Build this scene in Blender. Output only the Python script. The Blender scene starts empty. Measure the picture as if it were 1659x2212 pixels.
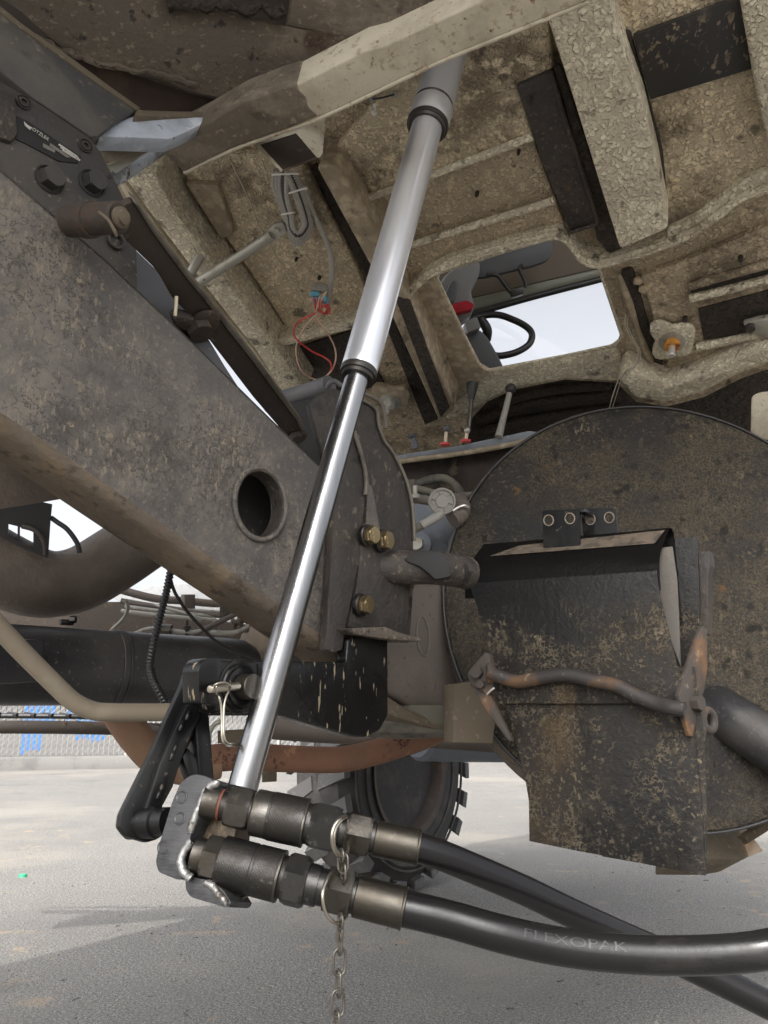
import bpy, bmesh, math, random
from mathutils import Vector as V, Matrix, geometry
random.seed(7)
C = bpy.context.scene.collection
SC = bpy.context.scene
# ---------------------------------------------------------------- camera, sky, sun, exposure
FPX, PITCH = 1726.0, math.radians(14.7)
CAM = V((0, 0, .75))
FW = V((0, math.cos(PITCH), math.sin(PITCH)))
UP = V((0, -math.sin(PITCH), math.cos(PITCH)))
RT = V((1, 0, 0))
cd = bpy.data.cameras.new('camera')
cam = bpy.data.objects.new('camera', cd)
C.objects.link(cam)
cam.location = CAM
cam.rotation_euler = (math.pi/2 + PITCH, 0, 0)
cd.sensor_fit = 'VERTICAL'
cd.sensor_height = 24
cd.lens = FPX/2212*24
cd.clip_start = .02
cd.clip_end = 3000
SC.camera = cam
AZ = math.radians(36)
TL = V((math.sin(AZ), math.cos(AZ), 0))       # along the truck, forwards
TT = V((-math.cos(AZ), math.sin(AZ), 0))      # across the truck, to its far side
ELEV, SIDE = math.radians(44), math.radians(17)
SUN = (-TL*math.cos(SIDE) - TT*math.sin(SIDE))*math.cos(ELEV) + V((0, 0, math.sin(ELEV)))
w = bpy.data.worlds.new('World')
SC.world = w
w.use_nodes = True
nt = w.node_tree
sky = nt.nodes.new('ShaderNodeTexSky')
sky.sky_type = 'NISHITA'
sky.sun_disc = False
sky.sun_elevation = ELEV
sky.sun_rotation = math.atan2(SUN.x, SUN.y)
sky.dust_density = 7.0
sky.air_density = .75
hs_ = nt.nodes.new('ShaderNodeHueSaturation')      # thin white cloud veil: the sky in the photograph is white
hs_.inputs['Saturation'].default_value = .2
hs_.inputs['Value'].default_value = 2.3
nt.links.new(sky.outputs[0], hs_.inputs['Color'])
nt.links.new(hs_.outputs[0], nt.nodes['Background'].inputs[0])
nt.nodes['Background'].inputs[1].default_value = .15
sd = bpy.data.lights.new('sun', 'SUN')
sd.energy = 3.1
sd.angle = math.radians(.5)
sd.color = (1, .95, .87)
so = bpy.data.objects.new('sun', sd)
C.objects.link(so)
so.rotation_euler = SUN.to_track_quat('Z', 'Y').to_euler()
SC.view_settings.view_transform = 'Standard'
SC.view_settings.look = 'None'
SC.view_settings.gamma = 1
SC.view_settings.use_curve_mapping = False
SC.view_settings.exposure = .26
SC.render.engine = 'CYCLES'
SC.cycles.max_bounces = 10
SC.cycles.diffuse_bounces = 6
SC.cycles.glossy_bounces = 5
SC.cycles.caustics_reflective = False
SC.cycles.sample_clamp_indirect = 6

# ---------------------------------------------------------------- geometry helpers
def ray(x, y): return RT*((x-829.5)/FPX) + UP*((1106-y)/FPX) + FW
def pt(x, y, d): return CAM + ray(x, y)*d
class Pl:
    def __init__(s, o, n): s.o, s.n = V(o), V(n).normalized()
    def hit(s, x, y, h=0):
        r = ray(x, y)
        return CAM + r*(s.n.dot(s.o + s.n*h - CAM)/s.n.dot(r))
    def dep(s, x, y, h=0): return (s.hit(x, y, h)-CAM).dot(FW)
def pl3(a, b, c):
    a, b, c = pt(*a), pt(*b), pt(*c)
    n = (b-a).cross(c-a).normalized()
    if n.dot(a-CAM) > 0: n = -n
    return Pl(a, n)
def face_cam(x, y, d, rx=0, uy=0):
    return Pl(pt(x, y, d), -ray(x, y).normalized() + RT*rx + UP*uy)
N_SIDE, N_REAR = -TT, -TL

def base_of(o):
    p = V((0, 0, 0))
    while o is not None:
        p = p + o.location
        o = o.parent
    return p
def thing(name, label, cat, loc, group=None):
    o = bpy.data.objects.new(name, None)
    C.objects.link(o)
    o.empty_display_size = .05
    o.location = loc
    o['label'] = label
    o['category'] = cat
    if group: o['group'] = group
    return o
def tag(o, label, cat, group=None):
    o['label'] = label
    o['category'] = cat
    if group: o['group'] = group
    return o
def link(name, bm, mat, par=None, sharp=35, label=None):
    """one bmesh in world coordinates becomes one object, its origin on its thing's base (or its own centre)"""
    bmesh.ops.recalc_face_normals(bm, faces=bm.faces)
    if par is None:
        off = sum((v.co for v in bm.verts), V((0, 0, 0)))/max(1, len(bm.verts))
    else:
        off = base_of(par)
    bmesh.ops.translate(bm, vec=-off, verts=bm.verts)
    me = bpy.data.meshes.new(name)
    bm.to_mesh(me)
    bm.free()
    me.polygons.foreach_set('use_smooth', [True]*len(me.polygons))
    me.set_sharp_from_angle(angle=math.radians(sharp))
    for m in (mat if isinstance(mat, (list, tuple)) else [mat]): me.materials.append(m)
    o = bpy.data.objects.new(name, me)
    C.objects.link(o)
    if par is None: o.location = off
    else: o.parent = par
    if label: o['label'] = label
    return o

def catmull(P, n=6, closed=False):
    if len(P) < 3 and not closed: 
        return [P[0].lerp(P[-1], i/n) for i in range(n+1)]
    out = []
    m = len(P)
    for i in range(m if closed else m-1):
        if closed: a, b, c, d = P[(i-1) % m], P[i], P[(i+1) % m], P[(i+2) % m]
        else: a, b, c, d = P[max(0, i-1)], P[i], P[i+1], P[min(m-1, i+2)]
        for k in range(n):
            t = k/n
            out.append(.5*((2*b) + (c-a)*t + (2*a-5*b+4*c-d)*t*t + (3*b-a-3*c+d)*t**3))
    if not closed: out.append(P[-1])
    return out
def loop_px(poly, smooth=0):
    P = [V((p[0], p[1], 0)) for p in poly]
    if smooth: P = catmull(P, smooth, True)
    return P
def prism(bm, front, back, holes=(), bev=0, seg=2):
    """front/back: matching loops of world points"""
    if not holes:
        f = [bm.verts.new(p) for p in front]
        b = [bm.verts.new(p) for p in back]
        n = len(f)
        fs = [bm.faces.new(f), bm.faces.new(list(reversed(b)))]
        for i in range(n): fs.append(bm.faces.new((f[i], b[i], b[(i+1) % n], f[(i+1) % n])))
        bmesh.ops.recalc_face_normals(bm, faces=fs)
        if bev:
            es = list({e for x in fs for e in x.edges if len(e.link_faces) == 2 and e.calc_face_angle(0) > .5})
            bmesh.ops.bevel(bm, geom=es, offset=bev, segments=seg, profile=.5, affect='EDGES', clamp_overlap=True)
        return
    loops_f = [front] + [h[0] for h in holes]
    loops_b = [back] + [h[1] for h in holes]
    tris = geometry.tessellate_polygon(loops_f)
    vf = [bm.verts.new(p) for l in loops_f for p in l]
    vb = [bm.verts.new(p) for l in loops_b for p in l]
    for t in tris:
        try:
            bm.faces.new([vf[i] for i in t])
            bm.faces.new([vb[i] for i in reversed(t)])
        except ValueError: pass
    k = 0
    for l in loops_f:
        n = len(l)
        for i in range(n):
            a, b = k+i, k+(i+1) % n
            bm.faces.new((vf[a], vb[a], vb[b], vf[b]))
        k += n
def plate(name, pl, poly, mat, par=None, th=.006, h=0, bev=.0015, holes=(), smooth=0, seg=2, label=None):
    bm = bmesh.new()
    L = loop_px(poly, smooth)
    fr = [pl.hit(p.x, p.y, h) for p in L]
    bk = [p - pl.n*th for p in fr]
    hs = []
    for q in holes:
        l = loop_px(q, 0)
        hf = [pl.hit(p.x, p.y, h) for p in l]
        hs.append((hf, [p - pl.n*th for p in hf]))
    prism(bm, fr, bk, hs, bev, seg)
    return link(name, bm, mat, par, label=label)
def oval(x, y, rx, ry, n=20, rot=0):
    c, s = math.cos(rot), math.sin(rot)
    return [(x + rx*math.cos(a)*c - ry*math.sin(a)*s, y + rx*math.cos(a)*s + ry*math.sin(a)*c) for a in [i*2*math.pi/n for i in range(n)]]
def round_poly(pts, r, n=4):
    """round the corners of a pixel polygon"""
    out = []
    m = len(pts)
    for i in range(m):
        a, b, c = V((*pts[i-1], 0)), V((*pts[i], 0)), V((*pts[(i+1) % m], 0))
        ra = min(r, (a-b).length*.45, (c-b).length*.45)
        p, q = b + (a-b).normalized()*ra, b + (c-b).normalized()*ra
        for k in range(n+1):
            t = k/n
            v = p*(1-t)**2 + b*2*t*(1-t) + q*t*t
            out.append((v.x, v.y))
    return out
def sweep(bm, P, R, seg=12, closed=False, cap=True):
    n = len(P)
    rings = []
    up = None
    for i in range(n):
        t = (P[(i+1) % n]-P[i-1]) if closed else (P[min(n-1, i+1)]-P[max(0, i-1)])
        t = t.normalized() if t.length > 1e-9 else V((0, 0, 1))
        if up is None:
            up = V((0, 0, 1)) if abs(t.z) < .9 else V((1, 0, 0))
        up = (up - t*up.dot(t)).normalized()
        b = t.cross(up)
        r = R[i] if isinstance(R, (list, tuple)) else R
        rings.append([bm.verts.new(P[i] + (up*math.cos(a)+b*math.sin(a))*r) for a in [k*2*math.pi/seg for k in range(seg)]])
    for i in range(n if closed else n-1):
        A, B = rings[i], rings[(i+1) % n]
        for k in range(seg): bm.faces.new((A[k], A[(k+1) % seg], B[(k+1) % seg], B[k]))
    if cap and not closed:
        bm.faces.new(list(reversed(rings[0])))
        bm.faces.new(rings[-1])
def pts3(path): return [p if isinstance(p, V) else pt(*p) for p in path]
def tube(name, path, r, mat, par=None, seg=12, n=6, closed=False, label=None, sharp=50):
    """path of (x, y, depth) or world points; r metres (number or one per path point)"""
    P = pts3(path)
    Q = catmull(P, n, closed)
    if isinstance(r, (list, tuple)):
        R = []
        m = len(P)
        for i in range(len(Q)):
            u = i/(len(Q)-1)*(m-1)
            k = min(m-2, int(u))
            R.append(r[k] + (r[k+1]-r[k])*(u-k))
    else: R = r
    bm = bmesh.new()
    sweep(bm, Q, R, seg, closed)
    return link(name, bm, mat, par, sharp=sharp, label=label)
def resample(P, step):
    out = [P[0].copy()]
    acc = 0
    for a, b in zip(P, P[1:]):
        l = (b-a).length
        while acc + l >= step and l > 1e-9:
            a = a.lerp(b, (step-acc)/l)
            l = (b-a).length
            acc = 0
            out.append(a.copy())
        acc += l
    return out
def corr(name, path, r, mat, par=None, pitch=.006, amp=.25, seg=12, closed=False):
    """corrugated conduit"""
    P = resample(catmull(pts3(path), 14, closed), pitch/4)
    R = [r*(1 + amp*(.5 if i % 4 in (1, 2) else -.5)) for i in range(len(P))]
    bm = bmesh.new()
    sweep(bm, P, R, seg)
    return link(name, bm, mat, par, sharp=60)
def basis(ax):
    ax = ax.normalized()
    u = V((0, 0, 1)) if abs(ax.z) < .9 else V((1, 0, 0))
    u = (u - ax*u.dot(ax)).normalized()
    return ax, u, ax.cross(u)
def lathe(name, o, ax, prof, mat, par=None, seg=28, rot=0, sharp=30, bm=None, label=None):
    """prof = [(t along axis, radius)]"""
    new = bm is None
    if new: bm = bmesh.new()
    ax, u, b = basis(ax)
    rings = []
    for t, r in prof:
        r = max(r, 1e-5)
        rings.append([bm.verts.new(o + ax*t + (u*math.cos(a)+b*math.sin(a))*r) for a in [rot + k*2*math.pi/seg for k in range(seg)]])
    for A, B in zip(rings, rings[1:]):
        for k in range(seg): bm.faces.new((A[k], A[(k+1) % seg], B[(k+1) % seg], B[k]))
    bm.faces.new(list(reversed(rings[0])))
    bm.faces.new(rings[-1])
    if new: return link(name, bm, mat, par, sharp=sharp, label=label)
def hexnut(name, o, ax, t0, t1, r, mat, par=None, rot=0, ch=.1):
    """hexagonal prism whose corners are chamfered as on a turned nut"""
    bm = bmesh.new()
    ax, u, b = basis(ax)
    N = 24
    def ring(t, lim):
        out = []
        for k in range(N):
            a = rot + k*2*math.pi/N
            am = (k*2*math.pi/N + math.pi/6) % (math.pi/3) - math.pi/6
            am = ((k*2*math.pi/N) % (math.pi/3)) - math.pi/6
            rr = min(r*math.cos(math.pi/6)/math.cos(am), lim)
            out.append(bm.verts.new(o + ax*t + (u*math.cos(a)+b*math.sin(a))*rr))
        return out
    c = (t1-t0)*ch
    rs = [ring(t0, r*.89), ring(t0+c*.45, r*.94), ring(t0+c, r), ring(t1-c, r), ring(t1-c*.45, r*.94), ring(t1, r*.89)]
    for A, B in zip(rs, rs[1:]):
        for k in range(N): bm.faces.new((A[k], A[(k+1) % N], B[(k+1) % N], B[k]))
    bm.faces.new(list(reversed(rs[0])))
    bm.faces.new(rs[-1])
    return link(name, bm, mat, par, sharp=20)
def box(name, o, ux, uy, uz, mat, par=None, bev=.002):
    """box centred on o with half-extent vectors"""
    bm = bmesh.new()
    fr = [o+ux*a+uy*b+uz for a, b in ((-1, -1), (1, -1), (1, 1), (-1, 1))]
    bk = [o+ux*a+uy*b-uz for a, b in ((-1, -1), (1, -1), (1, 1), (-1, 1))]
    prism(bm, fr, bk, (), bev)
    return link(name, bm, mat, par)
def letters(name, body, pl, x0, y0, x1, y1, size_px, mat, par, h=.0006):
    """flat lettering lying on a plane, its baseline running from one pixel to another"""
    a, b = pl.hit(x0, y0, h), pl.hit(x1, y1, h)
    cu = bpy.data.curves.new(name, 'FONT')
    cu.body = body
    cu.size = 1
    cu.extrude = 0
    to = bpy.data.objects.new(name+'_tmp', cu)
    C.objects.link(to)
    dg = bpy.context.evaluated_depsgraph_get()
    me = bpy.data.meshes.new_from_object(to.evaluated_get(dg))
    bpy.data.objects.remove(to)
    xs = [v.co.x for v in me.vertices]
    s = (b-a).length/max(1e-6, max(xs)-min(xs))
    ex = (b-a).normalized()
    ey = pl.n.cross(ex)
    if ey.dot(UP) < 0 and abs((b-a).dot(UP)) < (b-a).length*.8: ey = -ey
    sy = size_px*pl.dep(x0, y0)/FPX/.72
    bm = bmesh.new()
    bm.from_mesh(me)
    for v in bm.verts: v.co = a + ex*((v.co.x-min(xs))*s) + ey*(v.co.y*sy)
    r = bmesh.ops.extrude_face_region(bm, geom=bm.faces[:])
    bmesh.ops.translate(bm, vec=pl.n*h, verts=[g for g in r['geom'] if isinstance(g, bmesh.types.BMVert)])
    return link(name, bm, mat, par)

# ---------------------------------------------------------------- materials
def M(name, base, rough=.6, metal=0., layers=(), bump=(), spec=.5, coat=0, var=.0):
    """base colour plus noise-driven layers of dirt or painted shade, each (scale, lo, hi, colour, options); bump = (kind, scale, metres)"""
    m = bpy.data.materials.new(name)
    m.use_nodes = True
    t = m.node_tree
    N, Lk = t.nodes, t.links
    bs = N['Principled BSDF']
    tc = N.new('ShaderNodeTexCoord')
    bs.inputs['Roughness'].default_value = rough
    bs.inputs['Metallic'].default_value = metal
    bs.inputs['Specular IOR Level'].default_value = spec
    if coat: bs.inputs['Coat Weight'].default_value = coat
    def coord(st):
        if not st: return tc.outputs['Object']
        mp = N.new('ShaderNodeMapping')
        mp.inputs['Scale'].default_value = st
        Lk.new(tc.outputs['Object'], mp.inputs[0])
        return mp.outputs[0]
    def tex(kind, sc, st=None, det=6, rg=.6, dist=0):
        if kind in ('noise', 'worm'):
            n = N.new('ShaderNodeTexNoise')
            n.inputs['Scale'].default_value = sc
            n.inputs['Detail'].default_value = det
            n.inputs['Roughness'].default_value = rg
            n.inputs['Distortion'].default_value = dist
            Lk.new(coord(st), n.inputs['Vector'])
            if kind == 'noise': return n.outputs['Fac']
            a = N.new('ShaderNodeMath')
            a.operation = 'SUBTRACT'
            a.inputs[1].default_value = .5
            Lk.new(n.outputs['Fac'], a.inputs[0])
            b = N.new('ShaderNodeMath')
            b.operation = 'ABSOLUTE'
            Lk.new(a.outputs[0], b.inputs[0])
            return b.outputs[0]
        n = N.new('ShaderNodeTexVoronoi')
        n.inputs['Scale'].default_value = sc
        co = coord(st)
        if dist:
            q = N.new('ShaderNodeTexNoise')
            q.inputs['Scale'].default_value = sc*.7
            q.inputs['Detail'].default_value = 3
            Lk.new(co, q.inputs['Vector'])
            mx = N.new('ShaderNodeMix')
            mx.data_type = 'VECTOR'
            mx.inputs[0].default_value = dist
            Lk.new(co, mx.inputs[4])
            Lk.new(q.outputs['Color'], mx.inputs[5])
            co = mx.outputs[1]
        Lk.new(co, n.inputs['Vector'])
        if kind == 'crack': n.feature = 'DISTANCE_TO_EDGE'
        if kind == 'cell':
            n.feature = 'F1'
            return n.outputs['Color']
        return n.outputs['Distance']
    def mrange(src, lo, hi):
        r = N.new('ShaderNodeMapRange')
        r.interpolation_type = 'SMOOTHSTEP'
        r.inputs[1].default_value = min(lo, hi)
        r.inputs[2].default_value = max(lo, hi)
        if hi < lo: r.inputs[3].default_value, r.inputs[4].default_value = 1, 0
        Lk.new(src, r.inputs[0])
        return r.outputs[0]
    def mixc(f, a, b):
        x = N.new('ShaderNodeMix')
        x.data_type = 'RGBA'
        if isinstance(f, float): x.inputs[0].default_value = f
        else: Lk.new(f, x.inputs[0])
        for k, s in ((6, a), (7, b)):
            if isinstance(s, tuple): x.inputs[k].default_value = (*s, 1)
            else: Lk.new(s, x.inputs[k])
        return x.outputs[2]
    def mul(a, b):
        x = N.new('ShaderNodeMath')
        x.operation = 'MULTIPLY'
        Lk.new(a, x.inputs[0])
        if isinstance(b, float): x.inputs[1].default_value = b
        else: Lk.new(b, x.inputs[1])
        return x.outputs[0]
    col = base
    rg = None
    hgt = []
    if var:
        col = mixc(mrange(tex('noise', 9, det=4), .3, .7), tuple(c*(1-var) for c in base), tuple(min(1, c*(1+var)) for c in base))
    for l in layers:
        sc, lo, hi, c = l[:4]
        o = l[4] if len(l) > 4 else {}
        f = mrange(tex(o.get('k', 'noise'), sc, o.get('st'), o.get('det', 6), o.get('rg', .6), o.get('dist', 0)), lo, hi)
        if 'mask' in o:
            ms = o['mask']
            f = mul(f, mrange(tex('noise', ms[0], ms[3] if len(ms) > 3 else None, 3), ms[1], ms[2]))
        if 'zr' in o:
            sx = N.new('ShaderNodeSeparateXYZ')
            Lk.new(tc.outputs['Object'], sx.inputs[0])
            f = mul(f, mrange(sx.outputs['Z'], o['zr'][1], o['zr'][0]))
        if 'amt' in o: f = mul(f, o['amt'])
        col = mixc(f, col, c)
        if 'r' in o:
            x = N.new('ShaderNodeMix')
            Lk.new(f, x.inputs[0])
            if rg is None: x.inputs[2].default_value = rough
            else: Lk.new(rg, x.inputs[2])
            x.inputs[3].default_value = o['r']
            rg = x.outputs[0]
        if 'm' in o:
            x = N.new('ShaderNodeMix')
            Lk.new(f, x.inputs[0])
            x.inputs[2].default_value = metal
            x.inputs[3].default_value = o['m']
            Lk.new(x.outputs[0], bs.inputs['Metallic'])
        if 'h' in o: hgt.append((f, o['h']))
    for k, sc, a in bump:
        kk, st = (k if isinstance(k, tuple) else (k, None))
        hgt.append((tex(kk, sc, st), a))
    if isinstance(col, tuple): bs.inputs['Base Color'].default_value = (*col, 1)
    else: Lk.new(col, bs.inputs['Base Color'])
    if rg is not None: Lk.new(rg, bs.inputs['Roughness'])
    prev = None
    for f, a in hgt:
        b = N.new('ShaderNodeBump')
        b.inputs['Strength'].default_value = 1
        b.inputs['Distance'].default_value = a
        Lk.new(f, b.inputs['Height'])
        if prev: Lk.new(prev, b.inputs['Normal'])
        prev = b.outputs[0]
    if prev: Lk.new(prev, bs.inputs['Normal'])
    return m
TAN, MUD, RUST = (.30, .225, .14), (.22, .165, .105), (.20, .085, .035)
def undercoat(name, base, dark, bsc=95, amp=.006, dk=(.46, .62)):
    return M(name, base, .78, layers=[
        (bsc, .34, .62, tuple(c*.5 for c in base), {'k': 'voro', 'dist': .02, 'amt': .55, 'h': -amp}),  # pits between the lumps darkened, their shade put into the colour
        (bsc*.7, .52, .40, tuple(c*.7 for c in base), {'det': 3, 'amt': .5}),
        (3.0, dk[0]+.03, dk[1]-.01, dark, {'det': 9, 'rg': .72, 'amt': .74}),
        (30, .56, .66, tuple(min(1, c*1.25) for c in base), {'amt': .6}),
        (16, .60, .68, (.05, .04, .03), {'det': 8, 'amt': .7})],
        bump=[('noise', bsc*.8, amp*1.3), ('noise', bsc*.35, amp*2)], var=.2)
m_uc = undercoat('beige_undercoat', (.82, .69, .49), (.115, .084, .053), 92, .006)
m_uc_lit = undercoat('lit_pale_undercoat', (.86, .765, .59), (.26, .20, .13), 84, .0065, (.54, .70))  # paler copy for faces that catch light; the brightness is in the colour
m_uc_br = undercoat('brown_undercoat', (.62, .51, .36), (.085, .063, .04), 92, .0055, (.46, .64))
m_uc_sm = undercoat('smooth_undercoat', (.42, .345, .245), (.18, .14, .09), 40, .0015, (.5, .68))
m_uc_dk = undercoat('shade_dirt_undercoat', (.055, .042, .032), (.025, .02, .016), 60, .008)  # near-black coat: recess shade put into the colour, and dirt in channels
m_cream = M('cream_paint', (.66, .60, .48), .5, layers=[(4, .44, .66, (.44, .39, .30), {'det': 9, 'rg': .7}), (45, .60, .68, (.36, .23, .12), {'det': 7, 'amt': .5, 'mask': (5, .42, .56)}), (75, .58, .64, (.36, .28, .19), {'det': 4, 'amt': .7}), (40, .63, .67, RUST, {'mask': (7, .45, .56)})], bump=[('noise', 70, .0012)])
m_soil = M('soiled_paint', (.14, .115, .086), .75, layers=[(9, .46, .62, (.225, .19, .145), {'det': 10, 'rg': .7, 'st': (1, 1, 2.2)}), (16, .56, .68, (.085, .068, .053), {'det': 9, 'st': (1, 1, 2)}), (90, .58, .66, (.30, .245, .175), {'amt': .8})], bump=[('noise', 60, .004)])
m_rail = M('weathered_frame_paint', (.085, .077, .071), .6, layers=[
    (3.0, .42, .64, (.195, .172, .145), {'det': 11, 'rg': .78, 'r': .85}),
    (60, .03, .0, (.03, .025, .022), {'k': 'worm', 'det': 5, 'mask': (3.5, .44, .58), 'amt': .85}),
    (2.0, .50, .66, (.04, .034, .03), {'det': 9, 'rg': .75, 'amt': .8}),
    (110, .57, .66, (.235, .20, .155), {'det': 5, 'r': .95, 'h': .0006, 'amt': .55}),
    (48, .645, .68, (.29, .235, .165), {'mask': (4, .46, .6), 'r': .95, 'h': .001}),
    (150, .58, .64, (.25, .21, .16), {'st': (1, 1, .4), 'r': .95, 'mask': (6, .4, .55), 'amt': .8})],
    bump=[('noise', 190, .0012), ('noise', 60, .002)])
m_flange = M('dusty_frame_flange', (.25, .205, .16), .85, layers=[(5, .48, .62, (.36, .28, .195), {'det': 9, 'dist': .8}), (6, .58, .68, (.22, .125, .065), {'det': 9}), (40, .56, .66, (.12, .09, .065), {'amt': .7})], bump=[('noise', 90, .0025)])
m_dark = M('dark_chassis_steel', (.034, .029, .026), .58, layers=[(5, .45, .66, (.078, .064, .051), {'det': 11, 'rg': .75, 'r': .9}), (110, .57, .65, (.17, .14, .105), {'st': (1, 1, .6), 'r': .9, 'amt': .8, 'mask': (6, .4, .56)}), (7, .62, .72, (.12, .06, .03), {'det': 8, 'amt': .7}), (18, .60, .68, (.018, .015, .014), {'det': 6})], bump=[('noise', 140, .002), ('noise', 40, .004)])
m_crust = M('crusted_brown_steel', (.105, .086, .068), .9, layers=[(5, .45, .58, (.165, .135, .10), {'det': 10, 'rg': .7}), (7, .56, .66, (.07, .042, .03), {'det': 9}), (130, .57, .66, (.22, .185, .135), {'st': (.6, 1, 1), 'amt': .8}), (40, .58, .66, (.035, .029, .024), {'det': 7})], bump=[('noise', 150, .004), ('noise', 50, .005)])
m_barrust = M('rusty_flat_bar', (.05, .038, .03), .75, layers=[(11, .58, .72, (.11, .055, .028), {'det': 9, 'r': .95}), (60, .6, .7, (.12, .09, .06))], bump=[('noise', 110, .0015)])
m_barpale = M('pale_bar_edge', (.14, .125, .10), .6, layers=[(18, .5, .65, (.08, .065, .05)), (70, .62, .7, (.22, .18, .13))], bump=[('noise', 120, .001)])  # paler and greyer than the bar face, for edges and lips
m_muddy = M('mud_splashed_black_rubber', (.010, .0092, .0088), .5, layers=[
    (4, .40, .66, (.03, .025, .02), {'det': 10, 'rg': .7, 'r': .85, 'zr': (.03, .10)}),
    (85, .05, .012, (.155, .128, .09), {'k': 'worm', 'det': 4, 'mask': (13, .46, .60), 'r': .95, 'h': .0025, 'zr': (.035, .095)}),
    (130, .55, .63, (.125, .102, .072), {'det': 5, 'r': .95, 'h': .001, 'mask': (5, .40, .56), 'zr': (.04, .10)}),
    (70, .60, .66, (.17, .14, .095), {'det': 5, 'r': .95, 'h': .001, 'mask': (9, .45, .58), 'zr': (.03, .09)}),
    (6, .60, .74, (.10, .062, .026), {'det': 9, 'amt': .5, 'zr': (-.02, .05)}),
    (22, .55, .66, (.011, .010, .009), {'st': (1, 1, .3), 'det': 7, 'amt': .8, 'r': .55})],
    bump=[('noise', 150, .0015), ('noise', 60, .0018)], spec=.35)
m_disc = M('mud_crusted_shield', (.016, .0145, .0135), .55, layers=[
    (3, .40, .64, (.052, .044, .034), {'det': 11, 'rg': .75, 'r': .85}),
    (120, .055, .01, (.15, .122, .083), {'k': 'worm', 'det': 5, 'mask': (3.0, .36, .56), 'r': .95, 'h': .002}),
    (130, .54, .62, (.14, .113, .078), {'det': 5, 'r': .95, 'mask': (4, .36, .56), 'h': .001}),
    (55, .60, .645, (.20, .158, .10), {'det': 6, 'mask': (2.6, .46, .60), 'r': .95, 'h': .002}),
    (75, .60, .64, (.22, .18, .12), {'st': (1, 1, .4), 'mask': (2.0, .46, .60), 'r': .95, 'h': .0012}),
    (11, .675, .73, (.17, .09, .035), {}),
    (34, .56, .66, (.013, .012, .011), {'det': 7, 'amt': .85})],
    bump=[('noise', 170, .0022), ('noise', 70, .005)], spec=.35)
m_blackpaint = M('new_black_paint', (.007, .0066, .0066), .24, layers=[(105, .635, .66, (.28, .225, .15), {'st': (1, 1, .2), 'det': 3, 'r': .9, 'h': .0006}), (5, .5, .72, (.013, .012, .011), {'r': .4})], bump=[('noise', 40, .0008)], spec=.4)
m_tank = M('black_tank_paint', (.022, .021, .023), .36, layers=[(4, .46, .68, (.055, .05, .047), {'det': 10, 'r': .65}), (110, .60, .68, (.14, .125, .105), {'r': .9, 'amt': .6}), (6, .64, .70, (.2, .11, .06), {'st': (1, 1, .3), 'r': .9})], bump=[('noise', 60, .001)])
m_duct = M('dull_brown_duct', (.105, .084, .068), .6, layers=[(5, .45, .66, (.165, .132, .105), {'det': 9}), (60, .62, .70, (.2, .165, .13), {'st': (1, 1, .5), 'amt': .6}), (9, .60, .7, (.06, .048, .04), {'det': 8})], bump=[('noise', 80, .0025)])
m_chrome = M('polished_chrome', (.88, .90, .95), .28, .72, bump=[(('noise', (1, 1, .05)), 300, .00004)])
m_chrome2 = M('brushed_rod_steel', (.33, .33, .335), .24, 1., layers=[(22, .45, .75, (.22, .22, .225), {'st': (1, 1, .06), 'r': .34})], bump=[(('noise', (1, 1, .03)), 400, .00015)])
m_seal = M('gland_ring', (.06, .055, .05), .4, .6)
m_steel = M('oily_gunmetal', (.125, .119, .109), .32, .9, layers=[(11, .46, .64, (.085, .075, .062), {'det': 9, 'r': .5}), (40, .62, .72, (.34, .31, .27), {'r': .3, 'amt': .5})], bump=[('noise', 120, .0005)])
m_steel_dk = M('blackened_steel', (.06, .058, .056), .36, .85, layers=[(14, .46, .64, (.05, .045, .04), {'det': 9, 'r': .55}), (55, .62, .72, (.26, .25, .23), {'r': .3, 'amt': .5})], bump=[('noise', 120, .0005)])
m_bronze = M('brass_tinted_zinc', (.088, .081, .069), .30, .9, layers=[(12, .46, .64, (.07, .062, .05), {'det': 9, 'r': .45}), (60, .62, .72, (.2, .185, .15), {'r': .3, 'amt': .5})], bump=[('noise', 90, .0004)])
m_zincbolt = M('yellow_zinc_bolt', (.34, .265, .145), .36, .9, layers=[(25, .52, .66, (.24, .17, .10), {'det': 8, 'r': .6}), (60, .64, .7, (.20, .26, .16))], bump=[('noise', 150, .0004)])
m_block = M('ground_steel_block', (.07, .07, .073), .42, .45, layers=[(14, .46, .62, (.035, .035, .036), {'det': 9, 'r': .5}), (9, .56, .66, (.07, .066, .058), {'r': .45}), (150, .06, .0, (.11, .11, .11), {'k': 'worm', 'st': (.15, .15, 4), 'det': 2, 'amt': .5})], bump=[(('noise', (.15, .15, 4)), 170, .0002)])
m_weld = M('silver_weld_bead', (.36, .355, .345), .38, .7, layers=[(50, .50, .62, (.10, .085, .07), {'r': .6})], bump=[('noise', 150, .0009)])
m_wire = M('bright_wire', (.50, .46, .38), .3, .95)
m_chainm = M('dull_chain_steel', (.16, .145, .125), .42, .85, layers=[(80, .55, .7, (.09, .075, .06), {'r': .7})])
m_hose = M('black_hose_rubber', (.009, .0085, .009), .25, layers=[(16, .56, .78, (.024, .022, .022), {'st': (.35, 1, 1), 'det': 8, 'r': .42}), (7, .58, .72, (.034, .03, .028), {'st': (.5, 1, 1), 'r': .55, 'amt': .7})], bump=[('noise', 150, .0002)], spec=.38)
m_plastic = M('black_plastic', (.018, .018, .019), .4, bump=[('noise', 90, .0004)])
m_conduit = M('grey_split_conduit', (.36, .345, .31), .45)
m_conduit_dk = M('black_conduit', (.016, .016, .018), .35)
m_wht = M('white_plastic', (.75, .73, .68), .5)
m_red = M('red_insulation', (.62, .06, .06), .4)
m_pink = M('pale_pink_insulation', (.66, .44, .34), .45)
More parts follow.
